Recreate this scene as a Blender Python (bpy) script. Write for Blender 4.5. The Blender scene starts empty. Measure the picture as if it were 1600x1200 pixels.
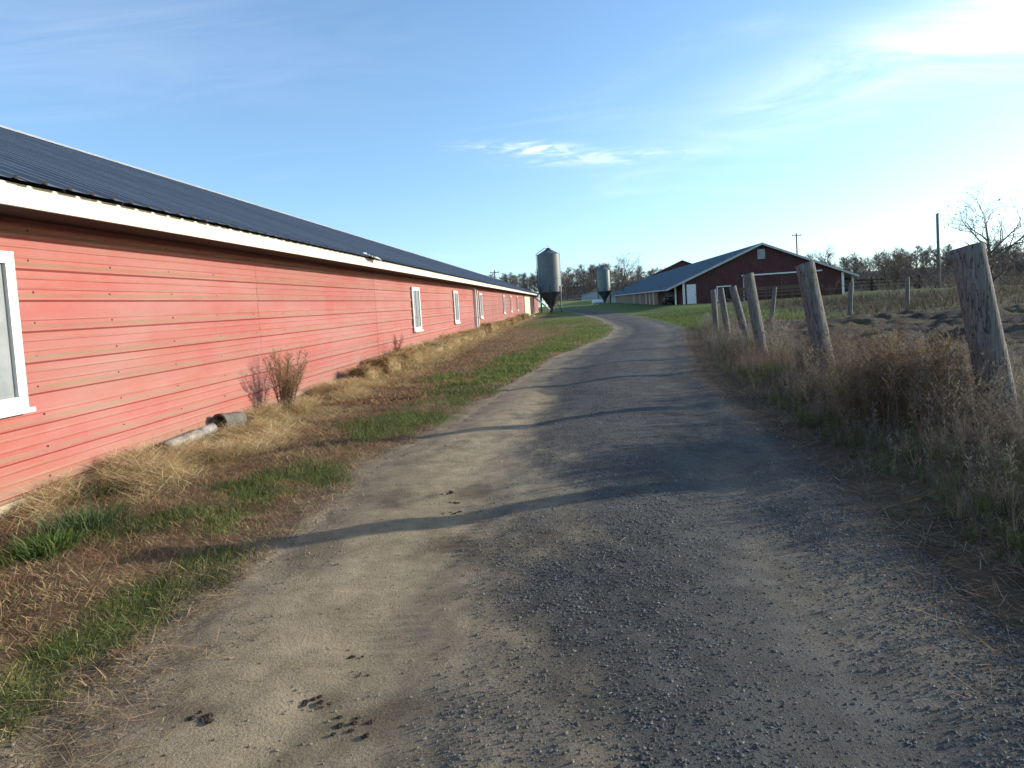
import bpy, math, random
import numpy as np
from mathutils import Vector, Matrix

# ------------------------------------------------------------------ camera, sky, sun, exposure
sc = bpy.context.scene
S = math.tan(math.radians(3.0))          # the farmyard climbs gently away from the camera
EYE = 1.6
cam_d = bpy.data.cameras.new('camera'); cam = bpy.data.objects.new('camera', cam_d)
sc.collection.objects.link(cam); sc.camera = cam
cam_d.sensor_width = 36.0; cam_d.lens = 1100 / 1600 * 36.0
cam_d.clip_start = 0.05; cam_d.clip_end = 6000
cam.matrix_world = (Matrix.Translation((0, 0, EYE)) @ Matrix.Rotation(math.radians(4.951), 4, 'Z')
                    @ Matrix.Rotation(math.radians(90 - 3.440), 4, 'X') @ Matrix.Rotation(math.radians(-3.5), 4, 'Z'))

SUN_EL = math.radians(15.0); SUN_AZ = math.radians(70.0)     # azimuth clockwise from +Y
sun_dir = Vector((math.sin(SUN_AZ) * math.cos(SUN_EL), math.cos(SUN_AZ) * math.cos(SUN_EL), math.sin(SUN_EL)))
world = bpy.data.worlds.new('World'); sc.world = world; world.use_nodes = True
SKY_STRENGTH = 0.15
def build_world():
    nt = world.node_tree; N = nt.nodes; L = nt.links; N.clear()
    out = N.new('ShaderNodeOutputWorld'); bg = N.new('ShaderNodeBackground')
    sky = N.new('ShaderNodeTexSky'); sky.sky_type = 'NISHITA'; sky.sun_disc = False
    sky.sun_elevation = SUN_EL; sky.sun_rotation = SUN_AZ; sky.altitude = 100
    sky.air_density = 1.0; sky.dust_density = 0.7; sky.ozone_density = 2.2
    tc = N.new('ShaderNodeTexCoord')
    def math_(op, a, b=None, clamp=False):
        n = N.new('ShaderNodeMath'); n.operation = op; n.use_clamp = clamp
        for i, v in enumerate((a, b)):
            if v is None: continue
            if isinstance(v, (int, float)): n.inputs[i].default_value = v
            else: L.new(v, n.inputs[i])
        return n.outputs[0]
    def dot(vec):
        n = N.new('ShaderNodeVectorMath'); n.operation = 'DOT_PRODUCT'
        L.new(tc.outputs['Generated'], n.inputs[0]); n.inputs[1].default_value = vec
        return n.outputs['Value']
    sep = N.new('ShaderNodeSeparateXYZ'); L.new(tc.outputs['Generated'], sep.inputs[0])
    zz = math_('ADD', math_('MAXIMUM', sep.outputs[2], 0.0), 0.12)
    px = math_('DIVIDE', sep.outputs[0], zz); py = math_('DIVIDE', sep.outputs[1], zz)
    comb = N.new('ShaderNodeCombineXYZ'); L.new(px, comb.inputs[0]); L.new(py, comb.inputs[1])
    def noise(scale, stretch, rot, lo, hi, dist=1.2):
        mp = N.new('ShaderNodeMapping'); mp.inputs['Scale'].default_value = stretch
        mp.inputs['Rotation'].default_value = (0, 0, rot); L.new(comb.outputs[0], mp.inputs[0])
        nz = N.new('ShaderNodeTexNoise'); nz.inputs['Scale'].default_value = scale
        nz.inputs['Detail'].default_value = 9; nz.inputs['Roughness'].default_value = 0.62
        nz.inputs['Distortion'].default_value = dist; L.new(mp.outputs[0], nz.inputs['Vector'])
        mr = N.new('ShaderNodeMapRange'); mr.clamp = True; mr.interpolation_type = 'SMOOTHSTEP'
        mr.inputs[1].default_value = lo; mr.inputs[2].default_value = hi; L.new(nz.outputs['Fac'], mr.inputs[0])
        return mr.outputs[0]
    def blob(c, w, h, tilt=0.0):
        c = Vector(c).normalized(); r = c.cross(Vector((0, 0, 1))).normalized(); u = r.cross(c)
        r2 = r * math.cos(tilt) + u * math.sin(tilt); u2 = u * math.cos(tilt) - r * math.sin(tilt)
        a = math_('MULTIPLY', dot(r2), 1 / w); b = math_('MULTIPLY', dot(u2), 1 / h)
        q = math_('ADD', math_('MULTIPLY', a, a), math_('MULTIPLY', b, b))
        front = math_('GREATER_THAN', dot(c), 0.0)
        g = math_('POWER', 2.718, math_('MULTIPLY', q, -1.0))
        return math_('MULTIPLY', g, front)
    veil = math_('MULTIPLY', noise(0.55, (1.0, 2.6, 1), 0.5, 0.52, 0.86), 0.16)
    fine = noise(1.3, (0.8, 2.4, 1), 0.35, 0.24, 0.74, 1.2)
    wisp1 = math_('MULTIPLY', math_('MULTIPLY', blob((-0.045, 0.965, 0.258), 0.062, 0.0075, -0.09), noise(5.5, (1, 2.2, 1), 0.9, 0.34, 0.66, 1.5)), 0.75)
    wisp2 = math_('MULTIPLY', math_('MULTIPLY', blob((0.52, 0.80, 0.315), 0.26, 0.045, 0.10), fine), 1.0)
    wisp3 = math_('MULTIPLY', math_('MULTIPLY', blob((0.06, 0.965, 0.238), 0.10, 0.008, -0.05), noise(4.5, (1, 2.2, 1), 0.9, 0.36, 0.66, 1.5)), 0.4)
    wisp4 = math_('MULTIPLY', math_('MULTIPLY', blob((-0.50, 0.78, 0.38), 0.30, 0.07, 0.05), fine), 0.13)
    fac = math_('ADD', math_('ADD', veil, wisp1), math_('ADD', math_('ADD', wisp2, wisp3), wisp4), clamp=True)
    mix = N.new('ShaderNodeMix'); mix.data_type = 'RGBA'
    tint = N.new('ShaderNodeVectorMath'); tint.operation = 'MULTIPLY'; tint.inputs[1].default_value = (1.0, 1.12, 1.20); L.new(sky.outputs[0], tint.inputs[0])
    L.new(fac, mix.inputs['Factor']); L.new(tint.outputs[0], mix.inputs[6])
    mix.inputs[7].default_value = (6.8, 7.0, 7.3, 1)
    L.new(mix.outputs[2], bg.inputs[0]); bg.inputs[1].default_value = SKY_STRENGTH
    L.new(bg.outputs[0], out.inputs[0])
build_world()
sun_l = bpy.data.lights.new('sun', 'SUN'); sun_l.energy = 3.9; sun_l.angle = math.radians(0.53); sun_l.color = (1.0, 0.90, 0.76)
sun_o = bpy.data.objects.new('sun', sun_l); sc.collection.objects.link(sun_o)
sun_o.rotation_mode = 'QUATERNION'; sun_o.rotation_quaternion = sun_dir.to_track_quat('Z', 'Y'); sun_o.location = (60, 20, 30)
sc.view_settings.view_transform = 'Standard'; sc.view_settings.look = 'None'
sc.view_settings.exposure = 0.7; sc.view_settings.gamma = 1.0; sc.view_settings.use_curve_mapping = False
sc.render.engine = 'CYCLES'
sc.cycles.max_bounces = 5; sc.cycles.diffuse_bounces = 2; sc.cycles.transmission_bounces = 3
sc.cycles.use_denoising = True

rng = np.random.default_rng(11); random.seed(11)
COL = sc.collection

# ------------------------------------------------------------------ helpers
def tag(o, label=None, cat=None, group=None, kind=None):
    if label: o['label'] = label
    if cat: o['category'] = cat
    if group: o['group'] = group
    if kind: o['kind'] = kind
    return o
def empty(name, loc, label, cat, group=None, rz=0.0):
    o = bpy.data.objects.new(name, None); COL.objects.link(o); o.location = loc; o.rotation_euler[2] = rz
    o.empty_display_size = 0.2
    return tag(o, label, cat, group)
def link(name, me, parent=None, loc=(0, 0, 0), mat=None, rot=None):
    o = bpy.data.objects.new(name, me); COL.objects.link(o)
    if mat is not None and not me.materials: me.materials.append(mat)
    o.location = loc
    if rot is not None: o.rotation_euler = rot
    if parent: o.parent = parent
    return o
class MB:
    def __init__(s): s.v = []; s.f = []
    def add(s, vs, fs):
        b = len(s.v); s.v += [tuple(map(float, p)) for p in vs]; s.f += [tuple(b + i for i in f) for f in fs]; return s
    def box(s, x0, x1, y0, y1, z0, z1, shear=0.0):
        vs = [(x, y, z + shear * y) for x in (x0, x1) for y in (y0, y1) for z in (z0, z1)]
        return s.add(vs, [(0, 1, 3, 2), (4, 6, 7, 5), (0, 4, 5, 1), (2, 3, 7, 6), (0, 2, 6, 4), (1, 5, 7, 3)])
    def cbox(s, c, size, M=None):       # chamfer-free oriented box
        hx, hy, hz = [q / 2 for q in size]
        vs = [Vector((x, y, z)) for x in (-hx, hx) for y in (-hy, hy) for z in (-hz, hz)]
        if M is not None: vs = [M @ v for v in vs]
        vs = [v + Vector(c) for v in vs]
        return s.add(vs, [(0, 1, 3, 2), (4, 6, 7, 5), (0, 4, 5, 1), (2, 3, 7, 6), (0, 2, 6, 4), (1, 5, 7, 3)])
    def tube(s, p0, p1, r0, r1=None, n=8, cap=True):
        r1 = r0 if r1 is None else r1
        p0 = Vector(p0); p1 = Vector(p1); d = (p1 - p0).normalized()
        a = d.orthogonal().normalized(); b = d.cross(a)
        vs = []
        for p, r in ((p0, r0), (p1, r1)):
            for i in range(n):
                t = 2 * math.pi * i / n; vs.append(p + a * r * math.cos(t) + b * r * math.sin(t))
        fs = [(i, (i + 1) % n, n + (i + 1) % n, n + i) for i in range(n)]
        if cap: fs += [tuple(range(n - 1, -1, -1)), tuple(range(n, 2 * n))]
        return s.add(vs, fs)
    def lathe(s, prof, n=32, c=(0, 0, 0), a0=0.0, a1=2 * math.pi):
        full = abs(a1 - a0 - 2 * math.pi) < 1e-6; m = n if full else n + 1
        vs = [(c[0] + r * math.cos(a0 + (a1 - a0) * i / n), c[1] + r * math.sin(a0 + (a1 - a0) * i / n), c[2] + z) for r, z in prof for i in range(m)]
        fs = []
        for k in range(len(prof) - 1):
            for i in range(n):
                j = (i + 1) % m if full else i + 1
                fs.append((k * m + i, k * m + j, (k + 1) * m + j, (k + 1) * m + i))
        return s.add(vs, fs)
    def mesh(s, name, mat=None, smooth=False):
        me = bpy.data.meshes.new(name); me.from_pydata(s.v, [], s.f); me.update()
        if mat is not None: me.materials.append(mat)
        if smooth: me.polygons.foreach_set('use_smooth', [True] * len(me.polygons))
        return me
    def build(s, name, mat, parent=None, loc=(0, 0, 0), smooth=False, rot=None):
        return link(name, s.mesh(name, mat, smooth), parent, loc, None, rot)
def tri_mesh(name, V, T, C=None, mat=None, smooth=False):
    V = np.asarray(V, np.float32); T = np.asarray(T, np.int32); me = bpy.data.meshes.new(name)
    k = T.shape[1]
    me.vertices.add(len(V)); me.vertices.foreach_set('co', V.ravel())
    me.loops.add(T.size); me.loops.foreach_set('vertex_index', T.ravel())
    me.polygons.add(len(T)); me.polygons.foreach_set('loop_start', np.arange(0, T.size, k, dtype=np.int32))
    me.polygons.foreach_set('loop_total', np.full(len(T), k, np.int32))
    if smooth: me.polygons.foreach_set('use_smooth', np.ones(len(T), bool))
    me.update(calc_edges=True)
    if C is not None:
        a = me.color_attributes.new('Col', 'FLOAT_COLOR', 'POINT')
        C4 = np.ones((len(V), 4), np.float32); C4[:, :3] = C; a.data.foreach_set('color', C4.ravel())
    if mat is not None: me.materials.append(mat)
    return me
def hash2(ix, iy, seed):
    h = (ix.astype(np.int64) * 374761393 + iy.astype(np.int64) * 668265263 + seed * 974711) & 0x7fffffff
    h = ((h ^ (h >> 13)) * 1274126177) & 0x7fffffff
    return ((h ^ (h >> 16)) & 0xffff) / 65535.0
def vn(x, y, seed=0):
    x = np.asarray(x, float); y = np.asarray(y, float)
    ix = np.floor(x); iy = np.floor(y); fx = x - ix; fy = y - iy
    fx = fx * fx * (3 - 2 * fx); fy = fy * fy * (3 - 2 * fy)
    ix = ix.astype(np.int64); iy = iy.astype(np.int64)
    a = hash2(ix, iy, seed); b = hash2(ix + 1, iy, seed); c = hash2(ix, iy + 1, seed); d = hash2(ix + 1, iy + 1, seed)
    return (a + (b - a) * fx) * (1 - fy) + (c + (d - c) * fx) * fy
def fbm(x, y, seed=0, o=4):
    t = 0.0; a = 0.5; s = 0.0
    for k in range(o):
        t = t + a * vn(x, y, seed + 17 * k); s += a; a *= 0.55; x = np.asarray(x) * 2.03 + 5.1; y = np.asarray(y) * 2.03 + 9.7
    return t / s
def sm(e0, e1, x):
    t = np.clip((np.asarray(x, float) - e0) / (e1 - e0), 0, 1); return t * t * (3 - 2 * t)

# ------------------------------------------------------------------ materials
def pm(name, c1, c2=None, scale=6.0, rough=0.8, bump=0.0, bscale=None, metal=0.0, stretch=(1, 1, 1), lo=0.35, hi=0.68, spec=0.4, coords='Object', rand=0.0):
    m = bpy.data.materials.new(name); m.use_nodes = True; nt = m.node_tree; N = nt.nodes; L = nt.links
    b = N['Principled BSDF']; b.inputs['Roughness'].default_value = rough; b.inputs['Metallic'].default_value = metal
    b.inputs['Specular IOR Level'].default_value = spec
    c2 = c2 or tuple(q * 0.75 for q in c1)
    tc = N.new('ShaderNodeTexCoord'); mp = N.new('ShaderNodeMapping'); mp.inputs['Scale'].default_value = stretch
    L.new(tc.outputs[coords], mp.inputs[0])
    nz = N.new('ShaderNodeTexNoise'); nz.inputs['Scale'].default_value = scale; nz.inputs['Detail'].default_value = 8; nz.inputs['Roughness'].default_value = 0.65
    L.new(mp.outputs[0], nz.inputs['Vector'])
    cr = N.new('ShaderNodeValToRGB'); cr.color_ramp.elements[0].position = lo; cr.color_ramp.elements[1].position = hi
    cr.color_ramp.elements[0].color = (*c2, 1); cr.color_ramp.elements[1].color = (*c1, 1)
    L.new(nz.outputs['Fac'], cr.inputs[0]); col = cr.outputs[0]
    if rand > 0:
        oi = N.new('ShaderNodeObjectInfo'); hs = N.new('ShaderNodeHueSaturation')
        mr = N.new('ShaderNodeMapRange'); mr.inputs[3].default_value = 1 - rand; mr.inputs[4].default_value = 1 + rand
        L.new(oi.outputs['Random'], mr.inputs[0]); L.new(mr.outputs[0], hs.inputs['Value']); L.new(col, hs.inputs['Color']); col = hs.outputs[0]
    L.new(col, b.inputs['Base Color'])
    if bump > 0:
        n2 = N.new('ShaderNodeTexNoise'); n2.inputs['Scale'].default_value = bscale or scale * 4; n2.inputs['Detail'].default_value = 6
        L.new(mp.outputs[0], n2.inputs['Vector']); bp = N.new('ShaderNodeBump'); bp.inputs['Strength'].default_value = bump; bp.inputs['Distance'].default_value = 0.02
        L.new(n2.outputs['Fac'], bp.inputs['Height']); L.new(bp.outputs[0], b.inputs['Normal'])
    return m
def foliage_mat(name, transl=0.35, rough=0.7):
    m = bpy.data.materials.new(name); m.use_nodes = True; nt = m.node_tree; N = nt.nodes; L = nt.links
    b = N['Principled BSDF']; b.inputs['Roughness'].default_value = rough; b.inputs['Specular IOR Level'].default_value = 0.2
    at = N.new('ShaderNodeAttribute'); at.attribute_name = 'Col'; L.new(at.outputs['Color'], b.inputs['Base Color'])
    tr = N.new('ShaderNodeBsdfTranslucent'); L.new(at.outputs['Color'], tr.inputs['Color'])
    mx = N.new('ShaderNodeMixShader'); mx.inputs[0].default_value = transl
    L.new(b.outputs[0], mx.inputs[1]); L.new(tr.outputs[0], mx.inputs[2]); L.new(mx.outputs[0], N['Material Output'].inputs[0])
    return m
def ground_mat(name, vscale, bump_s, bdist, dark=0.55, light=1.3, fine=60.0):
    """colour attribute (what grows or lies where) broken up by noise, with fine relief"""
    m = bpy.data.materials.new(name); m.use_nodes = True; nt = m.node_tree; N = nt.nodes; L = nt.links
    b = N['Principled BSDF']; b.inputs['Roughness'].default_value = 0.95; b.inputs['Specular IOR Level'].default_value = 0.15
    at = N.new('ShaderNodeAttribute'); at.attribute_name = 'Col'
    geo = N.new('ShaderNodeNewGeometry')
    def nz(s, d=8, r=0.65):
        n = N.new('ShaderNodeTexNoise'); n.inputs['Scale'].default_value = s; n.inputs['Detail'].default_value = d; n.inputs['Roughness'].default_value = r
        L.new(geo.outputs['Position'], n.inputs['Vector']); return n.outputs['Fac']
    n1 = nz(vscale); n2 = nz(fine, 5, 0.7)
    add = N.new('ShaderNodeMath'); add.operation = 'ADD'; L.new(n1, add.inputs[0]); L.new(n2, add.inputs[1])
    mr = N.new('ShaderNodeMapRange'); mr.inputs[1].default_value = 0.7; mr.inputs[2].default_value = 1.3
    mr.inputs[3].default_value = dark; mr.inputs[4].default_value = light; L.new(add.outputs[0], mr.inputs[0])
    mul = N.new('ShaderNodeVectorMath'); mul.operation = 'SCALE'; L.new(at.outputs['Color'], mul.inputs[0]); L.new(mr.outputs[0], mul.inputs['Scale'])
    L.new(mul.outputs[0], b.inputs['Base Color'])
    bp = N.new('ShaderNodeBump'); bp.inputs['Strength'].default_value = bump_s; bp.inputs['Distance'].default_value = bdist
    L.new(add.outputs[0], bp.inputs['Height']); L.new(bp.outputs[0], b.inputs['Normal'])
    return m
def siding_mat(name, red, chalk, dust, dust_amt):
    """painted steel: red with chalky fading, and dust lying on the upward ledges of the ribs"""
    m = bpy.data.materials.new(name); m.use_nodes = True; nt = m.node_tree; N = nt.nodes; L = nt.links
    b = N['Principled BSDF']; b.inputs['Roughness'].default_value = 0.55; b.inputs['Specular IOR Level'].default_value = 0.35
    geo = N.new('ShaderNodeNewGeometry'); oi = N.new('ShaderNodeObjectInfo')
    def nz(s, st, d=7):
        mp = N.new('ShaderNodeMapping'); mp.inputs['Scale'].default_value = st; L.new(geo.outputs['Position'], mp.inputs[0])
        n = N.new('ShaderNodeTexNoise'); n.inputs['Scale'].default_value = s; n.inputs['Detail'].default_value = d; n.inputs['Roughness'].default_value = 0.68
        L.new(mp.outputs[0], n.inputs['Vector']); return n.outputs['Fac']
    def rng_(v, a, c, d0=0.0, d1=1.0):
        r = N.new('ShaderNodeMapRange'); r.inputs[1].default_value = a; r.inputs[2].default_value = c; r.inputs[3].default_value = d0; r.inputs[4].default_value = d1
        L.new(v, r.inputs[0]); return r.outputs[0]
    def mixc(f, a, c):
        x = N.new('ShaderNodeMix'); x.data_type = 'RGBA'
        (L.new(f, x.inputs['Factor']) if not isinstance(f, float) else setattr(x.inputs['Factor'], 'default_value', f))
        for s, v in ((6, a), (7, c)):
            if isinstance(v, tuple): x.inputs[s].default_value = (*v, 1)
            else: L.new(v, x.inputs[s])
        return x.outputs[2]
    c = mixc(rng_(nz(0.9, (1, 0.5, 1.3), 4), 0.36, 0.70), red, chalk)
    c = mixc(rng_(nz(5, (1, 0.8, 0.8), 4), 0.50, 0.80, 0, 0.45), c, chalk)
    c = mixc(rng_(nz(26, (1, 1.0, 0.14)), 0.54, 0.78, 0, 0.45), c, dust)
    c = mixc(rng_(nz(1.1, (1, 0.45, 1.0), 5), 0.48, 0.72, 0, 0.28), c, dust)
    c = mixc(rng_(nz(60, (1, 1, 1), 3), 0.64, 0.80, 0, 0.5), c, dust)
    hd = N.new('ShaderNodeVectorMath'); hd.operation = 'DOT_PRODUCT'; L.new(geo.outputs['Position'], hd.inputs[0]); hd.inputs[1].default_value = (0, -S, 1)
    wob = N.new('ShaderNodeMath'); wob.operation = 'MULTIPLY_ADD'; L.new(nz(3.0, (1, 1.2, 0.4)), wob.inputs[0]); wob.inputs[1].default_value = -0.55; L.new(hd.outputs['Value'], wob.inputs[2])
    c = mixc(rng_(wob.outputs[0], -0.22, 0.12, 0.75 * dust_amt, 0.0), c, dust)
    sep = N.new('ShaderNodeSeparateXYZ'); L.new(geo.outputs['True Normal'], sep.inputs[0])
    led = rng_(sep.outputs[2], 0.18, 0.42)
    pat = rng_(nz(3.0, (1, 0.6, 1)), 0.34, 0.66, 0.25, dust_amt)
    mu = N.new('ShaderNodeMath'); mu.operation = 'MULTIPLY'; L.new(led, mu.inputs[0]); L.new(pat, mu.inputs[1])
    c = mixc(mu.outputs[0], c, dust)
    hs = N.new('ShaderNodeHueSaturation'); L.new(rng_(oi.outputs['Random'], 0, 1, 0.90, 1.10), hs.inputs['Value']); L.new(c, hs.inputs['Color'])
    L.new(hs.outputs[0], b.inputs['Base Color'])
    bp = N.new('ShaderNodeBump'); bp.inputs['Strength'].default_value = 0.25; bp.inputs['Distance'].default_value = 0.01
    L.new(nz(2.2, (1, 0.8, 1.2), 4), bp.inputs['Height']); L.new(bp.outputs[0], b.inputs['Normal'])
    return m

M = {}
M['siding'] = siding_mat('faded_red_siding', (0.345, 0.086, 0.071), (0.345, 0.150, 0.130), (0.27, 0.18, 0.11), 1.0)
M['siding_dark'] = siding_mat('dark_red_siding', (0.062, 0.013, 0.0135), (0.073, 0.019, 0.018), (0.14, 0.08, 0.06), 0.2)
M['roof'] = pm('charcoal_roof_steel', (0.18, 0.195, 0.225), (0.12, 0.132, 0.152), 1.2, 0.36, 0.05, 8, 0.0, (1, 3, 1), spec=0.5, rand=0.12)
M['roof2'] = pm('blue_grey_roof_steel', (0.075, 0.115, 0.135), (0.055, 0.085, 0.10), 0.7, 0.45, 0.05, 8, 0.0, (1, 3, 1), spec=0.5)
M['ridge'] = pm('pale_ridge_cap', (0.55, 0.55, 0.52), (0.38, 0.38, 0.35), 3, 0.5)
M['fascia'] = pm('white_fascia', (0.72, 0.68, 0.58), (0.56, 0.51, 0.40), 3.5, 0.6, 0.05, 20, stretch=(1, 0.5, 1))
M['white'] = pm('white_paint', (0.80, 0.79, 0.76), (0.68, 0.67, 0.63), 4, 0.55, 0.05)
M['cream'] = pm('cream_paint', (0.66, 0.60, 0.46), (0.56, 0.50, 0.37), 2.2, 0.6)
M['pane'] = pm('cloudy_pane', (0.33, 0.35, 0.35), (0.22, 0.24, 0.245), 3.0, 0.3, 0.03, 12, spec=0.5)
M['dark'] = pm('dark_timber', (0.045, 0.032, 0.024), (0.03, 0.02, 0.016), 6, 0.9)
M['eave_shade'] = pm('eave_shade_dark', (0.045, 0.026, 0.022), (0.028, 0.017, 0.014), 6, 0.85)  # near-black colour stands in for the shade under the eave
M['footing'] = pm('footing_board', (0.48, 0.39, 0.25), (0.36, 0.28, 0.17), 7, 0.9, 0.3, 40)
M['wood_grey'] = pm('weathered_wood', (0.25, 0.232, 0.205), (0.115, 0.105, 0.092), 4.2, 0.92, 0.7, 9, stretch=(9, 9, 0.45), lo=0.32, hi=0.68)
def crack(m):
    """checks and knots: narrow dark drying cracks along the grain"""
    nt = m.node_tree; N = nt.nodes; L = nt.links; b = N['Principled BSDF']; src = b.inputs['Base Color'].links[0].from_socket
    tc = N.new('ShaderNodeTexCoord'); mp = N.new('ShaderNodeMapping'); mp.inputs['Scale'].default_value = (14, 14, 0.9); L.new(tc.outputs['Object'], mp.inputs[0])
    nz = N.new('ShaderNodeTexNoise'); nz.inputs['Scale'].default_value = 2.2; nz.inputs['Detail'].default_value = 3; L.new(mp.outputs[0], nz.inputs['Vector'])
    d = N.new('ShaderNodeMath'); d.operation = 'SUBTRACT'; L.new(nz.outputs['Fac'], d.inputs[0]); d.inputs[1].default_value = 0.5
    a = N.new('ShaderNodeMath'); a.operation = 'ABSOLUTE'; L.new(d.outputs[0], a.inputs[0])
    mr = N.new('ShaderNodeMapRange'); mr.inputs[1].default_value = 0.003; mr.inputs[2].default_value = 0.018; L.new(a.outputs[0], mr.inputs[0])
    mx = N.new('ShaderNodeMix'); mx.data_type = 'RGBA'; L.new(mr.outputs[0], mx.inputs['Factor']); mx.inputs[6].default_value = (0.055, 0.05, 0.044, 1); L.new(src, mx.inputs[7]); L.new(mx.outputs[2], b.inputs['Base Color'])
    bp = N.new('ShaderNodeBump'); bp.inputs['Strength'].default_value = 0.8; bp.inputs['Distance'].default_value = 0.015; L.new(mr.outputs[0], bp.inputs['Height'])
    L.new(b.inputs['Normal'].links[0].from_socket, bp.inputs['Normal']); L.new(bp.outputs[0], b.inputs['Normal'])
crack(M['wood_grey'])
M['wood_tan'] = pm('tan_boards', (0.27, 0.19, 0.13), (0.18, 0.12, 0.085), 1.5, 0.85, 0.2, 10, stretch=(1, 2, 0.4))
M['wood_brown'] = pm('brown_boards', (0.16, 0.10, 0.065), (0.10, 0.065, 0.045), 2, 0.88, 0.2, 10)
M['galv'] = pm('galvanised_steel', (0.125, 0.142, 0.145), (0.095, 0.108, 0.112), 0.9, 0.5, 0.03, 14, 0.12, lo=0.3, hi=0.7)
M['galv_rust'] = pm('stained_hopper_steel', (0.075, 0.072, 0.072), (0.05, 0.047, 0.046), 1.4, 0.55, 0.03, 14, 0.1, (1, 1, 0.4))
M['galv_green'] = pm('greenish_galvanised', (0.125, 0.162, 0.158), (0.10, 0.13, 0.127), 1.0, 0.4, 0.03, 10, 0.15)
M['steel_dark'] = pm('dark_steel', (0.055, 0.055, 0.06), (0.035, 0.035, 0.04), 5, 0.55)
M['wire'] = pm('wire', (0.35, 0.34, 0.32), (0.22, 0.2, 0.18), 10, 0.5, metal=0.6)
M['pvc'] = pm('dirty_white_pipe', (0.40, 0.38, 0.34), (0.12, 0.105, 0.085), 5, 0.6, 0.15, 30)
M['conc'] = pm('grey_drain_pipe', (0.17, 0.15, 0.125), (0.09, 0.08, 0.066), 10, 0.85, 0.3, 40)
M['plastic'] = pm('white_plastic_sheet', (0.72, 0.73, 0.74), (0.55, 0.56, 0.58), 8, 0.4)
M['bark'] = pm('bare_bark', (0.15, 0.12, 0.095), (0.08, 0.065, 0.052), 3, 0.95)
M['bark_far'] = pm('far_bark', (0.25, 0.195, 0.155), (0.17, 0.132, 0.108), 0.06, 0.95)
M['grass'] = foliage_mat('grass_blades', 0.4)
M['straw'] = foliage_mat('straw_stalks', 0.25)
M['weed'] = foliage_mat('dry_weeds', 0.25)
M['ground'] = ground_mat('ground_cover', 3.0, 0.9, 0.05, 0.6, 1.35, 34.0)
M['road'] = ground_mat('gravel_and_dirt', 5.0, 1.0, 0.012, 0.62, 1.32, 75.0)
M['stone'] = foliage_mat('gravel_stone', 0.0, 0.85)
M['dung'] = pm('dark_dung', (0.07, 0.05, 0.034), (0.032, 0.023, 0.016), 30, 0.95, 0.6, 60)
M['tank'] = pm('tank_white', (0.74, 0.75, 0.77), (0.66, 0.67, 0.69), 2, 0.4)
M['farwhite'] = pm('far_white_steel', (0.34, 0.37, 0.42), (0.30, 0.33, 0.37), 0.5, 0.6)
M['glass'] = pm('windscreen', (0.30, 0.36, 0.42), (0.24, 0.30, 0.36), 3, 0.15, spec=0.6)

# ------------------------------------------------------------------ lie of the land
WALL = -5.24
RY = np.array([-40, 0, 4, 5.6, 7.5, 9.8, 13.2, 20, 30, 38, 58, 68, 85, 113, 140, 170, 205])
RL = np.array([-2.3, -2.3, -2.32, -2.26, -2.35, -1.85, -1.42, -0.65, 1.5, 2.35, 2.2, 1.8, 0.9, -0.5, -3.2, -9, -20])
RRY = np.array([-40, 0, 3.4, 5.3, 8.1, 13.4, 24.9, 33, 46, 68, 85, 113, 140, 170, 205])
RR = np.array([2.0, 2.0, 2.05, 2.2, 2.45, 2.6, 4.15, 5.4, 5.75, 5.7, 4.9, 3.0, 0.8, -4.6, -15])
def road_l(y): return np.interp(y, RY, RL)
def road_r(y): return np.interp(y, RRY, RR)
def base_z(y):
    y = np.asarray(y, float)
    yc = np.clip(y, -30, 330); z = S * yc
    return z - 0.000012 * np.clip(y - 260, 0, 70) ** 2 * 70
def G(x, y):
    x = np.asarray(x, float); y = np.asarray(y, float)
    dl = road_l(y) - x; dr = x - road_r(y)
    keep = sm(0.0, 0.8, x - WALL)
    g = 0.16 * (fbm(x * 0.22, y * 0.22, 3) - 0.5) * keep * sm(0.0, 1.5, np.maximum(dl, dr))
    near = 1 - sm(22, 40, y)
    g = g + 0.075 * (fbm(x * 5, y * 5, 9, 3) - 0.5) * sm(-0.7, 0.0, dl) * (1 - sm(.6, 1.0, dl)) * (1 - sm(10, 14, y))
    g = g + 0.07 * (fbm(x * 1.7, y * 1.7, 8) - 0.45) * sm(0.0, 0.5, np.maximum(dl, dr)) * keep * near
    g = g + 0.04 * sm(0.1, 0.9, dl) * (1 - sm(0.9, 1.8, dl)) * near
    g = g + 0.16 * sm(0.1, 1.1, dr) * (1 - sm(26, 40, y))
    pad = sm(6.5, 11, x) * (1 - sm(36, 60, x)) * sm(38, 72, y) * (1 - sm(205, 240, y))
    g = g + 0.36 * pad
    g = g + (1.6 * sm(185, 280, y) + 15.0 * sm(276, 380, y + 0.1 * np.abs(x))) * (1 - sm(45, 90, x)) + 11.5 * sm(206, 320, y) * sm(45, 90, x)
    drop = sm(34, 95, x) * sm(50, 210, y)
    g = g - 3.6 * drop
    mud = sm(5.0, 7.0, x) * (1 - sm(26, 34, x)) * sm(11, 16, y) * (1 - sm(30.5, 33.5, y))
    g = g + mud * (0.50 * np.abs(fbm(x * 0.9, y * 0.9, 21, 5) - 0.5) * 2 * 0.9 + 0.16 * fbm(x * 3.2, y * 3.2, 25, 3) - 0.16)
    return g
def GZ(x, y): return base_z(y) + G(x, y)
def road_mask(x, y):   # 1 inside road
    return sm(0.10, 0.75, x - road_l(y)) * sm(0.05, 0.6, road_r(y) - x) * (1 - sm(196, 204, y))
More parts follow.
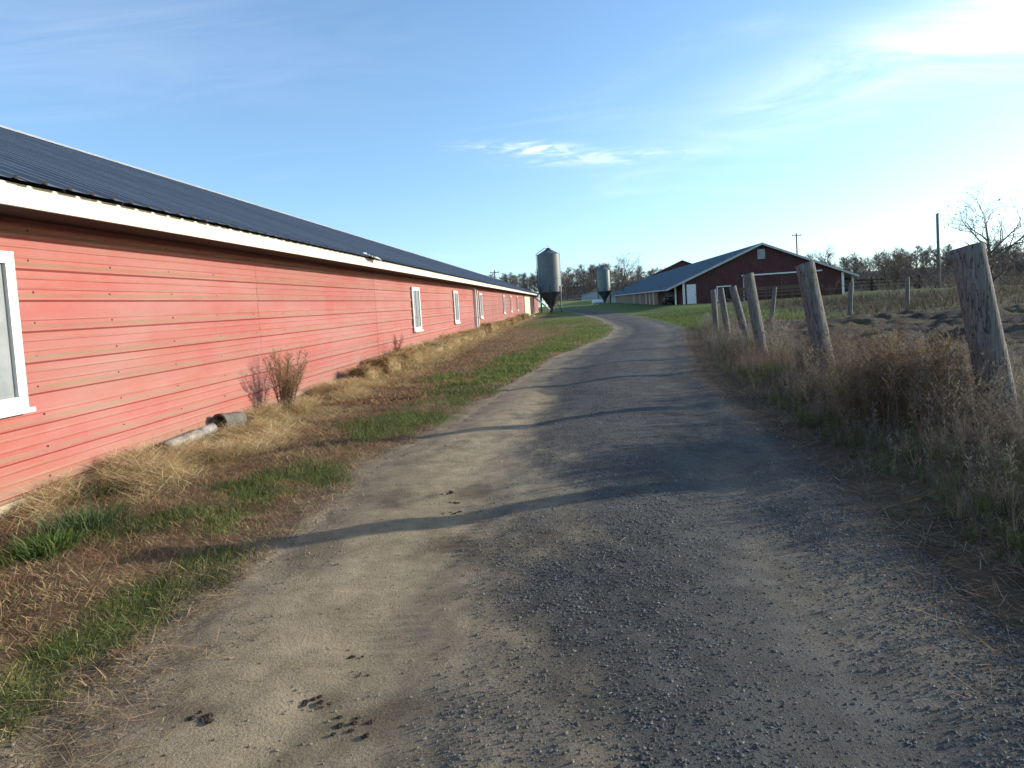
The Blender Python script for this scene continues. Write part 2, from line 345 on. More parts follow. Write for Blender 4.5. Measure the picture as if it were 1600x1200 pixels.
def road_z(x, y):
    x = np.asarray(x, float); y = np.asarray(y, float)
    t = (x - road_l(y)) / np.maximum(road_r(y) - road_l(y), 0.1)
    near = 1 - sm(30, 60, y)
    rut = -0.035 * np.exp(-((t - 0.30) / 0.08) ** 2) - 0.03 * np.exp(-((t - 0.78) / 0.08) ** 2) + 0.03 * np.exp(-((t - 0.55) / 0.15) ** 2)
    lump = 0.05 * (fbm(x * 0.8, y * 0.55, 31, 3) - 0.5)
    rough = 0.014 * (fbm(x * 5, y * 5, 33, 4) - 0.5) + 0.006 * (fbm(x * 19, y * 19, 35, 3) - 0.5)
    tread = np.sin((y + 0.55 * np.abs(((t - 0.30) / 0.075))  * 0.10) * 2 * np.pi / 0.085) * np.exp(-((t - 0.30) / 0.055) ** 4) * sm(0.40, 0.58, fbm(x * 0.7 + 3, y * 0.9, 37, 2))
    rough = rough + 0.0045 * tread * sm(2.0, 2.6, y) * (1 - sm(9, 12, y))
    return base_z(y) + (rut + lump) * near + rough * (1 - sm(14, 22, y)) + 0.012
# what covers the ground
GREEN = [(-2.53, 3.87, .42, .55), (-2.52, 4.5, .3, .3), (-2.56, 3.35, .25, .4), (-2.5, 2.75, .3, .35), (-3.1, 5.4, .4, .55), (-3.0, 6.3, .5, .6), (-2.62, 6.9, .4, .5),
         (-2.5, 10.2, .6, .75), (-2.8, 9.2, .3, .4), (-1.95, 13.2, .65, 1.3), (-2.3, 12.0, .5, .6), (-1.6, 16.8, .65, 1.5), (-1.45, 20.6, .8, 2.0), (-0.5, 24.0, .7, 2.2), (-2.9, 16.3, .4, .8),
         (0.2, 30, 1.1, 3.0), (1.0, 36, 1.4, 3.2), (1.2, 42, 1.9, 2.6), (-0.6, 54, 2.6, 6.5), (0.5, 66, 1.8, 7), (-0.5, 78, 1.8, 6)]
def green_l(x, y):
    t = np.zeros_like(np.asarray(x, float))
    for (cx, cy, rx, ry) in GREEN:
        if cy > 9: rx = rx * 1.5; ry = ry * 1.45
        else: rx = rx * 1.15; ry = ry * 1.15
        q = ((x - cx) / rx) ** 2 + ((y - cy) / ry) ** 2
        t = np.maximum(t, np.exp(-q * 0.9))
    n = fbm(x * 2.6, y * 2.0, 41)
    return sm(0.30, 0.78, t * 0.9 + (n - 0.5) * 1.25)
def straw_l(x, y):
    d = x - WALL
    n = fbm(x * 1.8, y * 0.9, 43)
    return (1 - sm(0.55, 1.7, d + (n - 0.5) * 1.3)) * sm(-0.1, 0.0, d) * sm(5.5, 7.5, y + (n - .5) * 2)
def cover_col(x, y):
    """base colour of the soil and cover at each point"""
    n = fbm(x * 1.1, y * 1.1, 51); n2 = fbm(x * 0.25, y * 0.25, 53)
    thatch = np.stack([0.21 + 0.22 * (n - .5), 0.135 + 0.17 * (n - .5), 0.078 + 0.10 * (n - .5)], -1)
    green = np.stack([0.10 + 0.03 * n2, 0.135 + 0.03 * n2, 0.036 + 0 * n], -1)
    straw = np.stack([0.46 + 0 * n, 0.34 + 0.03 * n, 0.175 + 0 * n], -1)
    dirt = np.stack([0.29 + 0 * n, 0.24 + 0 * n, 0.165 + 0 * n], -1)
    mud = np.stack([0.05 + .045 * n, 0.04 + .036 * n, 0.031 + .026 * n], -1)
    past = np.stack([0.105 + .05 * (n2 - .5), 0.088 + 0.02 * n, 0.046 + 0 * n], -1)
    lawn = np.stack([0.105 + .05 * (n2 - .5), 0.140 + 0.02 * (n - .5), 0.036 + 0 * n], -1)
    def mx(a, b, f): return a * (1 - f[..., None]) + b * f[..., None]
    c = thatch.copy()
    c = mx(c, straw, straw_l(x, y) * 0.85)
    c = mx(c, dirt, sm(0.5, 0.75, fbm(x * 1.5, y * 1.2, 57)) * (1 - sm(4.5, 7.0, y)) * (1 - sm(0.2, 1.6, x - WALL)))
    c = mx(c, dirt, (1 - sm(-0.1, 0.35, road_l(y) - x + 0.3 * (n - .5))) * 0.8)
    c = mx(c, green, green_l(x, y) * (1 - sm(-0.25, 0.10, x - road_l(y) + 0.4 * (n - .5))))
    c = mx(c, lawn, sm(70, 95, y))
    field = np.stack([0.17 + .03 * n, 0.185 + .03 * n, 0.062 + 0 * n], -1)
    c = mx(c, field, sm(165, 195, y))
    litter = np.stack([0.15 + .04 * n, 0.115 + .03 * n, 0.085 + .02 * n], -1)
    right = sm(-0.55, -0.25, x - road_r(y))
    r = mx(mx(thatch * 0.75, mud, np.full_like(n, 0.5)), past, sm(4, 8, x) * 0.6)
    r = mx(r, lawn, sm(31.5, 36, y + (n - .5) * 6) * (1 - .85 * sm(10.5, 15, x - .10 * (y - 32) + (n - .5) * 5) * (1 - sm(62, 76, y))))
    mudm = sm(5.0, 7.0, x + (n - .5) * 2) * (1 - sm(24, 34, x)) * sm(9, 14, y) * (1 - sm(30, 34, y + (n - .5) * 4))
    r = mx(r, mud, mudm * sm(0.35, 0.55, fbm(x * 0.7, y * 0.9, 61)))
    r = mx(r, past * .62, sm(12, 17, x + (n - .5) * 4) * sm(31, 36, y) * (1 - sm(60, 90, y)) * 0.8)
    r = mx(r, past, sm(30, 45, x) * sm(60, 100, y) * 0.6)
    r = mx(r, field, sm(165, 195, y) * (1 - sm(30, 45, x)))
    r = mx(r, thatch * 0.6, (1 - sm(0.2, 1.0, x - road_r(y))) * (1 - sm(25, 40, y)) * 0.8)
    c = mx(c, r, right)
    c = mx(c, litter, sm(280, 294, y) * (1 - sm(45, 90, x)) + sm(203, 215, y) * sm(45, 90, x))
    return c

# ------------------------------------------------------------------ ground sheet
def steps(*segs):
    out = []
    for a, b, d in segs: out += list(np.arange(a, b, d))
    return np.array(out + [segs[-1][1]], float)
gx = np.concatenate([-np.geomspace(1600, 14, 22), steps((-13, -5.6, 0.8), (-5.6, 7.0, 0.085), (7.0, 26, 0.22), (26, 60, 1.2)), np.geomspace(63, 1600, 26)])
gy = np.concatenate([[-400, -150, -60, -30, -12], steps((-5, 1.2, 0.5), (1.2, 14, 0.085), (14, 33.5, 0.17), (33.5, 100, 0.8), (100, 340, 4)), np.geomspace(350, 2500, 16)])
XX, YY = np.meshgrid(gx, gy)
ZZ = GZ(XX, YY)
near_w = 1 - sm(20, 34, YY)
ZZ = ZZ + 0.03 * (fbm(XX * 5.5, YY * 5.5, 71, 3) - 0.5) * near_w * sm(0, .3, XX - WALL)
ZZ = ZZ - 0.10 * road_mask(XX, YY)
ZZ = np.where((XX < WALL - 0.3), np.minimum(ZZ, base_z(YY) - 0.02), ZZ)
nx, ny = len(gx), len(gy)
I = np.arange(nx * ny).reshape(ny, nx)
Q = np.stack([I[:-1, :-1], I[:-1, 1:], I[1:, 1:], I[1:, :-1]], -1).reshape(-1, 4)
me = tri_mesh('ground', np.stack([XX, YY, ZZ], -1).reshape(-1, 3), Q, cover_col(XX, YY).reshape(-1, 3), M['ground'], True)
tag(link('ground', me), 'rough grassy farmyard ground rising away from the camera', None, None, 'structure')

# ------------------------------------------------------------------ road
ys = [1.0]
while ys[-1] < 204: ys.append(ys[-1] + max(0.028, 0.0052 * ys[-1] if ys[-1] < 16 else 0.012 * ys[-1]))
ys = np.concatenate([[-30, -15, -6, -3, -1, 0, 0.5], ys]); tt = np.linspace(-0.02, 1.02, 126)
TT, YR = np.meshgrid(tt, ys)
wob = 0.28 * (fbm(YR * 1.3, TT * 0 + 3, 81) - 0.5) * np.clip(1 - np.abs(TT) * 6, 0, 1) + 0.28 * (fbm(YR * 1.3, TT * 0 + 9, 83) - 0.5) * np.clip(1 - np.abs(1 - TT) * 6, 0, 1)
XR = road_l(YR) + (road_r(YR) - road_l(YR)) * TT + wob
ZR = road_z(XR, YR)
edge = sm(0.0, 0.20, TT) * sm(0.0, 0.12, 1 - TT)
ZR = ZR * edge + (GZ(XR, YR) - 0.016 + 0.03 * edge) * (1 - edge)
def gravel_mask(x, y):
    t = (x - road_l(y)) / np.maximum(road_r(y) - road_l(y), 0.1)
    n = fbm(x * 1.6, y * 0.8, 91); n2 = fbm(x * 5, y * 3, 93)
    lim = np.interp(y, [0, 3, 6, 9, 13, 20, 40], [0.48, 0.47, 0.42, 0.34, 0.20, 0.12, 0.08])
    m = sm(-0.10, 0.10, t - lim + (n - 0.5) * 0.30 + (n2 - .5) * 0.12)
    m = m * (1 - 0.28 * np.exp(-((t - 0.80) / 0.07) ** 2) * sm(0.35, 0.6, n))
    return m
gm = gravel_mask(XR, YR)
n = fbm(XR * 0.9, YR * 0.5, 95); n3 = fbm(XR * 7, YR * 7, 97)
tan = np.stack([0.325 + .09 * (n - .5), 0.262 + .08 * (n - .5), 0.165 + .06 * (n - .5)], -1)
tan = tan * (1 - 0.45 * sm(0.52, 0.74, fbm(XR * 2.2, YR * 1.5, 99, 5)))[..., None]
tan = tan * (0.80 + 0.4 * n3)[..., None]
gra = np.stack([0.094 + .05 * (n - .5), 0.089 + .05 * (n - .5), 0.079 + .045 * (n - .5)], -1) * (0.75 + 0.5 * n3)[..., None]
tcol = (XR - road_l(YR)) / (road_r(YR) - road_l(YR))
edger = sm(0.86, 1.0, tcol + (n - .5) * .25)[..., None]
cr = tan * (1 - gm[..., None]) + gra * gm[..., None]
cov = cover_col(XR, YR)
edgel = (1 - sm(0.03, 0.19, tcol + (n - .5) * .14))[..., None]; cr = cr * (1 - edgel) + cov * edgel
edger = np.maximum(edger, sm(0.90, 0.97, tcol)[..., None]); cr = cr * (1 - edger) + cov * edger
nr, nc = XR.shape; I = np.arange(nr * nc).reshape(nr, nc)
Q = np.stack([I[:-1, :-1], I[:-1, 1:], I[1:, 1:], I[1:, :-1]], -1).reshape(-1, 4)
me = tri_mesh('gravel_road', np.stack([XR, YR, ZR], -1).reshape(-1, 3), Q, cr.reshape(-1, 3), M['road'], True)
tag(link('gravel_road', me), 'grey gravel farm road with a tan dirt shoulder curving away', None, None, 'structure')

# ------------------------------------------------------------------ red poultry barn on the left
def barn_left():
    Y0, Y1 = -8.9, 122.5
    barn = empty('red_barn', (WALL, Y0, S * Y0), 'long low red steel-sided barn with charcoal ribbed roof beside the road', 'barn')
    off = Vector((-WALL, -Y0, -S * Y0))
    def part(name, mb, mat, parent=barn, smooth=False):
        o = mb.build(name, mat, parent, (off.x, off.y, off.z) if parent is barn else (0, 0, 0), smooth); return o
    # inner dark wall behind the panels, far end wall, footing board
    mb = MB(); mb.box(WALL - 0.25, WALL - 0.012, Y0, Y1, -0.15, 2.78, S); mb.box(WALL - 13.3, WALL - 0.25, Y1 - 0.2, Y1, -0.15, 2.9, S)
    mb.box(WALL - 13.5, WALL - 13.3, Y0, Y1, -0.15, 2.78, S)
    part('wall', mb, M['dark'])
    PL = 7.32; starts = [11.6 - PL * 3 + 0.1] ; 
    y = 11.6 - PL * 2
    ys_ = []
    while y < Y1 - 0.3: ys_.append(y); y += PL
    y = Y0
    for i in range(int((Y1 - Y0) / 3.66) + 1):
        a = Y0 + i * 3.66; b = min(a + 3.65, Y1)
        mb = MB(); mb.box(0, 0.070 + 0.002 * (i % 2), 0, b - a, -0.30, 0.095, S)
        mb.build('footing_board', M['footing'], barn, (WALL - 0.012 - WALL, a - Y0, S * (a - Y0)))
    # siding: horizontal steel sheets, three courses high
    def profile(course):
        H = 0.9075; pts = []
        z = 0.0; pts.append((0.0, 0.0))
        maj = [0.12 + 0.3025 * k for k in range(3)]
        for k, zc in enumerate(maj):
            pts += [(zc - 0.034, 0.0), (zc - 0.014, 0.030), (zc + 0.008, 0.030), (zc + 0.050, 0.0)]
            for q in (0.1, 0.2):
                c = zc + q
                if c < H - 0.02: pts += [(c - 0.016, 0.0), (c - 0.008, 0.006), (c + 0.006, 0.006), (c + 0.016, 0.0)]
        pts.append((H, 0.0))
        return [p for p in pts if p[0] <= H]
    prof = profile(0)
    variants = []
    for v in range(3):
        r = np.random.default_rng(50 + v); mb = MB(); ny = 10; vs = []
        L_ = PL - 0.014
        for j in range(ny + 1):
            yy = L_ * j / ny
            for (z, o) in prof:
                wv = 0.0035 * math.sin(yy * 2.1 + v * 2 + z * 3) * (1 if 0 < j < ny else 0.3) + r.normal(0, 0.0012)
                vs.append((o + wv, yy, z + S * yy))
        m = len(prof); fs = [(j * m + i, (j + 1) * m + i, (j + 1) * m + i + 1, j * m + i + 1) for j in range(ny) for i in range(m - 1)]
        mb.add(vs, fs); variants.append(mb.mesh('siding_panel', M['siding']))
    last = []
    for i, y in enumerate(ys_):
        for c in range(3):
            zc = 0.03 + 0.9075 * c
            me_ = variants[(i * 2 + c) % 3]
            if y + PL > Y1:
                continue
            link('siding_panel', me_, barn, (0.0 + 0.0025 * (i % 2), y - Y0, S * (y - Y0) + zc))
    # screws: rows of rusty heads on the flats
    mb = MB(); r = np.random.default_rng(5)
    for yy in np.arange(-2.0, 45, 1.22):
        for k in range(9):
            z = 0.03 + 0.12 + 0.3025 * k + 0.055
            y2 = yy + r.normal(0, 0.03); z2 = z + r.normal(0, 0.008); rad = 0.010 + 0.004 * r.random()
            vs = [(WALL + 0.012, y2, z2 + S * y2)] + [(WALL + 0.007, y2 + rad * math.cos(t), z2 + S * y2 + rad * math.sin(t)) for t in np.linspace(0, 2 * math.pi, 7)[:-1]]
            mb.add(vs, [(0, 1 + t, 1 + (t + 1) % 6) for t in range(6)])
    o = part('screws', mb, M['dark']); o['kind'] = 'stuff'
    # roof: deck with ribbed panels from eave to ridge
    EX, EZ, RX, RZ = -4.49, 2.90, -12.0, 6.10
    sl = Vector((RX - EX, 0, RZ - EZ)); ln = sl.length; sd = sl.normalized(); nrm = Vector((-sd.z, 0, sd.x)) * -1
    if nrm.z < 0: nrm = -nrm
    mb = MB()
    mb.add([(x, y, z + S * y) for y in (Y0, Y1) for (x, z) in ((EX - 0.35, EZ + 0.149 - 0.075), (RX, RZ - 0.07), (2 * RX - EX, EZ - 0.07), (2 * RX - EX, EZ - 0.02), (RX, RZ - 0.02), (EX - 0.35, EZ + 0.149 - 0.02))],
           [(0, 1, 7, 6), (1, 2, 8, 7), (2, 3, 9, 8), (3, 4, 10, 9), (4, 5, 11, 10), (5, 0, 6, 11), (5, 4, 3, 2, 1, 0), (6, 7, 8, 9, 10, 11)])
    roof = part('roof', mb, M['roof'])
    PW = 0.914; rp = []
    for k in range(3):
        c = 0.15 + 0.3047 * k
        rp += [(c - 0.040, 0.0), (c - 0.016, 0.034), (c + 0.016, 0.034), (c + 0.040, 0.0)]
    rp = [(0.0, 0.0)] + rp + [(PW - 0.003, 0.0)]
    mb = MB(); vs = []
    for s_ in (0.0, ln * 0.33, ln * 0.66, ln - 0.02):
        for (yy, o) in rp:
            p = sd * s_ + nrm * o; vs.append((p.x, yy, p.z + S * yy))
    m = len(rp); mb.add(vs, [(a * m + i, a * m + i + 1, (a + 1) * m + i + 1, (a + 1) * m + i) for a in range(3) for i in range(m - 1)])
    pm_ = mb.mesh('roof_panel', M['roof'])
    i = 0; y = Y0
    while y + PW < Y1 + 0.5:
        link('roof_panel', pm_, roof, (EX + 0.0015 * (i % 2) + random.uniform(-.012, .012), y, S * y + EZ + 0.001 * (i % 2))); y += PW; i += 1
    mb = MB()
    for (a, b) in ((Y0, 30), (30.01, 70), (70.01, Y1)):
        mb.add([(x, y, z + S * y) for y in (a, b) for (x, z) in ((RX + 0.22, RZ - 0.05), (RX + 0.02, RZ + 0.07), (RX - 0.02, RZ + 0.07), (RX - 0.22, RZ - 0.05))], [(0, 1, 5, 4), (1, 2, 6, 5), (2, 3, 7, 6)])
    mb.build('ridge_cap', M['ridge'], roof)
    # fascia boards and dark boards added to close and darken the shaded eave
    FX = -4.59
    y = Y0; i = 0
    while y < Y1 - 0.1:
        b = min(3.655, Y1 - y); mb = MB(); mb.box(0, 0.03 + 0.002 * (i % 2), 0, b, 2.70, 2.893, S)
        mb.build('fascia_board', M['fascia'], barn, (FX - WALL - 0.03, y - Y0, S * (y - Y0))); y += 3.66; i += 1
    y = Y0; i = 0
    while y < Y1 - 0.1:
        b = min(3.655, Y1 - y); mb = MB(); mb.box(-0.62, 0, 0, b, 2.735 + 0.002 * (i % 2), 2.755, S)
        mb.build('eave_shade_board', M['eave_shade'], barn, (FX - 0.034 - WALL, y - Y0, S * (y - Y0))); y += 3.66; i += 1
    # windows
    def window(y0, y1, z0, z1, fr=0.11):
        mb = MB(); mb.box(0.0, 0.036, 0, y1 - y0, z0, z1, S)
        w = mb.build('window', M['pane'], barn, (0.0, y0 - Y0, S * (y0 - Y0)))
        L_ = y1 - y0
        for (a, b, c, d) in ((0, fr, z0, z1), (L_ - fr, L_, z0, z1)):
            MB().box(0.001, 0.072, a, b, c, d, S).build('frame', M['white'], w)
        for (c, d) in ((z0, z0 + fr), (z1 - fr, z1)):
            MB().box(0.001, 0.069, fr + 0.001, L_ - fr - 0.001, c, d, S).build('frame', M['white'], w)
        MB().box(0.036, 0.052, L_ * 0.5 - 0.015, L_ * 0.5 + 0.015, z0 + fr, z1 - fr, S).build('mullion', M['pane'], w)
        MB().box(0.001, 0.115, -0.03, L_ + 0.03, z0 - 0.045, z0 - 0.002, S).build('sill', M['white'], w)
        return w
    for (a, b) in ((4.75, 6.28), (23.3, 24.5), (31.9, 33.15), (41.3, 42.5), (56.6, 57.8), (63.7, 64.9), (71.8, 73.0)):
        window(a, b, 0.93, 2.40)
    # tall white jamb and grey door
    MB().box(0.0, 0.16, 0, 0.14, -0.05, 2.62, S).build('door_jamb', M['white'], barn, (0, 38.9 - Y0, S * (38.9 - Y0)))
    d = MB().box(0.0, 0.05, 0, 0.95, 0.0, 2.35, S).build('door', M['pane'], barn, (0, 39.06 - Y0, S * (39.06 - Y0)))
    MB().box(0.05, 0.10, 0.80, 0.86, 1.02, 1.09).build('door_handle', M['steel_dark'], d)
    MB().box(0.0, 0.12, 0, 0.12, -0.05, 2.55, S).build('door_jamb', M['white'], barn, (0, 40.03 - Y0, S * (40.03 - Y0)))
    # cream sliding door and dark doorway far along
    d = MB().box(0.0, 0.10, 0, 11.6, 0.05, 2.45, S).build('sliding_door', M['cream'], barn, (0, 83.6 - Y0, S * (83.6 - Y0)))
    MB().box(0.0, 0.14, -0.3, 11.8, 2.46, 2.56, S).build('door_track', M['steel_dark'], d)
    MB().box(0.0, 0.07, 0, 6.2, 0.05, 2.45, S).build('doorway', M['dark'], barn, (0, 97.2 - Y0, S * (97.2 - Y0)))
    for yy in (96.9, 100.2, 103.4):
        MB().box(0.0, 0.11, 0, 0.25, -0.1, 2.6, S).build('door_post', M['wood_tan'], barn, (0, yy - Y0, S * (yy - Y0)))
    # fill the far end of the wall
    MB().box(WALL - 0.01, WALL + 0.012, ys_[-1], Y1, 0.0, 2.75, S)
    link('siding_panel', MB().box(0, 0.02, 0, Y1 - ys_[-1], 0.03, 2.75, S).mesh('siding_panel', M['siding']), barn, (0, ys_[-1] - Y0, S * (ys_[-1] - Y0)))
    return barn
barn_left()

# ------------------------------------------------------------------ far red barn with gable
def ribbed_wall(mb, x0, x1, y, zb, ztop, pitch=0.3, out=0.03):
    """vertical ribs on a wall facing -Y; ztop(x) gives the top edge"""
    xs = []; x = x0
    while x < x1 - 0.05:
        xs += [(x, 0), (x + pitch * 0.62, 0), (x + pitch * 0.72, out), (x + pitch * 0.9, out)]; x += pitch
    xs = [q for q in xs if q[0] < x1] + [(x1, 0)]
    vs = []
    for (x, o) in xs: vs += [(x, y - o, zb), (x, y - o, ztop(x))]
    mb.add(vs, [(2 * i, 2 * i + 2, 2 * i + 3, 2 * i + 1) for i in range(len(xs) - 1)])
def barn_far():
    Y0, Y1 = 80.0, 198.0; b0 = 0.37; CX = 21.35; P = 0.416; RZ = 6.5
    XL, XR_ = 12.77, 29.9; EL, ER = 10.85, 31.45
    zs = S * Y0
    barn = empty('gabled_barn', (CX, Y0, zs + b0), 'dark red gabled barn with blue-grey roof behind the fence posts', 'barn')
    o0 = (-CX, -Y0, -(zs + b0))
    sh = lambda y: S * y
    top = lambda x: RZ - 0.14 - P * abs(x - CX) + zs
    def part(name, mb, mat, parent=None, smooth=False):
        if parent is None: return mb.build(name, mat, barn, o0, smooth)
        return mb.build(name, mat, parent, (0, 0, 0), smooth)
    mb = MB(); ribbed_wall(mb, XL, XR_, Y0, zs - 0.4, top); wall = part('gable_wall', mb, M['siding_dark'])
    mb = MB(); mb.add([(XR_, y, z + sh(y)) for y in (Y0, Y1) for z in (-0.6, 2.9)], [(0, 2, 3, 1)])
    mb.add([(x, Y1, z + sh(Y1)) for x, z in ((XL, -.5), (XR_, -.5), (XR_, 2.9), (CX, 6.3), (XL, 2.9))], [(0, 1, 2, 3, 4)])
    mb.add([(XL, y, z + sh(y)) for y in (Y0, 92) for z in (-0.6, 2.9)], [(0, 2, 3, 1)])
    part('side_wall', mb, M['siding_dark'])
    # long tan side wall under the left eave, with pale posts and door
    part('board_wall', MB().box(11.30, 11.45, 91.0, Y1, -0.3, 2.25, S).box(11.45, XL, 91.0, 91.2, -0.3, 2.6, S), M['wood_tan'])
    for yy in (94.5, 99, 103.5, 112, 122):
        part('wall_post', MB().box(11.16, 11.299, yy, yy + 0.5, -0.3, 2.2, S), M['cream'])
    d = part('end_door', MB().box(11.18, 11.298, 170, 186, 0.1, 2.1, S), M['farwhite'])
    # roof
    for (xe, nm) in ((EL, 'roof'), (ER, 'roof')):
        mb = MB(); sgn = -1 if xe < CX else 1
        ze = RZ - P * abs(xe - CX); vs = []
        n_ = 0; y = Y0 - 0.45; ysr = []
        while y < Y1 + 0.4:
            ysr += [(y, 0), (y + 0.6, 0), (y + 0.66, 0.035), (y + 0.74, 0.035), (y + 0.8, 0)]; y += 0.914
        for (yy, o) in ysr: vs += [(xe, yy, ze + o + sh(yy)), (CX, yy, RZ + o + sh(yy))]
        mb.add(vs, [(2 * i, 2 * i + 2, 2 * i + 3, 2 * i + 1) for i in range(len(ysr) - 1)])
        # underside
        a, c = Y0 - 0.45, Y1 + 0.4
        mb.add([(xe, a, ze - .1 + sh(a)), (CX, a, RZ - .1 + sh(a)), (CX, c, RZ - .1 + sh(c)), (xe, c, ze - .1 + sh(c))], [(0, 1, 2, 3)])
        r = part(nm, mb, M['roof2'])
        mb = MB(); a = Y0 - 0.49
        mb.add([(x, yy, z + dz + sh(a)) for yy in (a, a + 0.038) for (x, z) in ((xe, ze), (CX + sgn * 0.001, RZ)) for dz in (-0.20, 0.045)], [(0, 2, 3, 1), (4, 5, 7, 6), (0, 1, 5, 4), (0, 4, 6, 2), (1, 3, 7, 5)])
        part('rake_board', mb, M['ridge'], r)
        part('eave_trim', MB().box(xe - 0.03, xe + 0.03, Y0 - 0.4, Y1, ze - 0.14, ze - 0.004, S), M['ridge'], r)
    # corner trims, porch posts
    for x in (XL - 0.09, XR_ - 0.16):
        part('corner_trim', MB().box(x, x + 0.25, Y0 - 0.09, Y0 - 0.035, zs - 0.3, min(top(x), top(x + .25)) - 0.02), M['white'])
    for x in (11.9, 31.05):
        part('porch_post', MB().box(x, x + 0.16, Y0 + 0.5, Y0 + 0.66, zs - 0.4, zs + RZ - P * abs(x - CX) - 0.12), M['white'])
    # door, casing, doorway, loft vent, sliding doors
    d = part('door', MB().box(13.13, 14.13, Y0 - 0.075, Y0 - 0.033, zs + 0.36, zs + 2.52), M['white'])
    part('door_panel', MB().box(13.25, 13.6, Y0 - 0.082, Y0 - 0.076, zs + 0.55, zs + 2.3).box(13.68, 14.02, Y0 - 0.082, Y0 - 0.076, zs + 0.55, zs + 2.3), M['white'], d)
    part('door_handle', MB().box(14.03, 14.09, Y0 - 0.12, Y0 - 0.077, zs + 1.3, zs + 1.42), M['steel_dark'], d)
    w = part('doorway', MB().box(16.5, 17.75, Y0 - 0.06, Y0 - 0.032, zs + 0.3, zs + 2.0), M['dark'])
    part('casing', MB().box(16.38, 16.5, Y0 - 0.1, Y0 - 0.03, zs + 0.3, zs + 2.12), M['white'], w)
    part('casing', MB().box(16.501, 17.95, Y0 - 0.1, Y0 - 0.03, zs + 2.0, zs + 2.12), M['white'], w)
    v = part('loft_vent', MB().box(20.92, 21.72, Y0 - 0.08, Y0 - 0.032, zs + 4.78, zs + 5.84), M['pane'])
    for k in range(7): part('louver_slat', MB().box(20.98, 21.66, Y0 - 0.10, Y0 - 0.081, zs + 4.86 + k * 0.135, zs + 4.95 + k * 0.135), M['pane'], v)
    part('door_track', MB().box(19.1, 27.7, Y0 - 0.16, Y0 - 0.032, zs + 3.02, zs + 3.16), M['white'])
    for (a, c) in ((19.35, 23.25), (23.40, 27.2)):
        mb = MB(); ribbed_wall(mb, a, c, Y0 - 0.08, zs + 0.4, lambda x: zs + 3.0, 0.3, 0.025); d = part('sliding_door', mb, M['siding_dark'])
        part('door_edge', MB().box(a - 0.10, a, Y0 - 0.12, Y0 - 0.04, zs + 0.4, zs + 3.0), M['wood_brown'] if a > 20 else M['ridge'], d)
    return barn
barn_far()

def simple_barn(name, label, cx, y, hw, eave, ridge, length, wallm, roofm, z0=0.0):
    zs = float(base_z(y)) + z0
    b = empty(name, (cx, y, zs), label, 'barn')
    mb = MB(); mb.add([(x, yy, z) for yy in (0, length) for (x, z) in ((-hw, -1), (hw, -1), (hw, eave), (0, ridge), (-hw, eave))],
                      [(0, 1, 2, 3, 4), (9, 8, 7, 6, 5), (0, 4, 9, 5), (1, 6, 7, 2)])
    mb.build('wall', wallm, b)
    mb = MB(); t = 0.15; q = (ridge - eave) / hw
    for s in (-1, 1):
        mb.add([(x, yy, z) for yy in (-0.5, length + 0.5) for (x, z) in ((0, ridge + 0.05), (s * (hw + .6), eave + 0.05 - q * .6), (s * (hw + .6), eave + 0.05 + t - q * .6), (0, ridge + .05 + t))],
               [(0, 1, 2, 3), (7, 6, 5, 4), (0, 4, 5, 1), (3, 2, 6, 7), (1, 5, 6, 2)])
    mb.build('roof', roofm, b)
    return b
b3 = simple_barn('red_barn', 'dark red barn gable peeking over the blue-grey barn roof', 34.3, 215, 11, 5.6, 10.2, 40, M['siding_dark'], M['roof2'], 1.0)
MB().box(-2.2, 2.2, -0.06, -0.02, 0.2, 3.6).build('barn_door', M['wood_brown'], b3)
sh = simple_barn('metal_shed', 'pale metal shed far off below the wood between the two feed bins', 10.5, 284, 5.2, 3.6, 5.0, 14, M['farwhite'], M['farwhite'], 0.2)
MB().box(-4.0, -1.0, -0.06, -0.02, 0.1, 2.8).build('shed_door', M['pane'], sh)

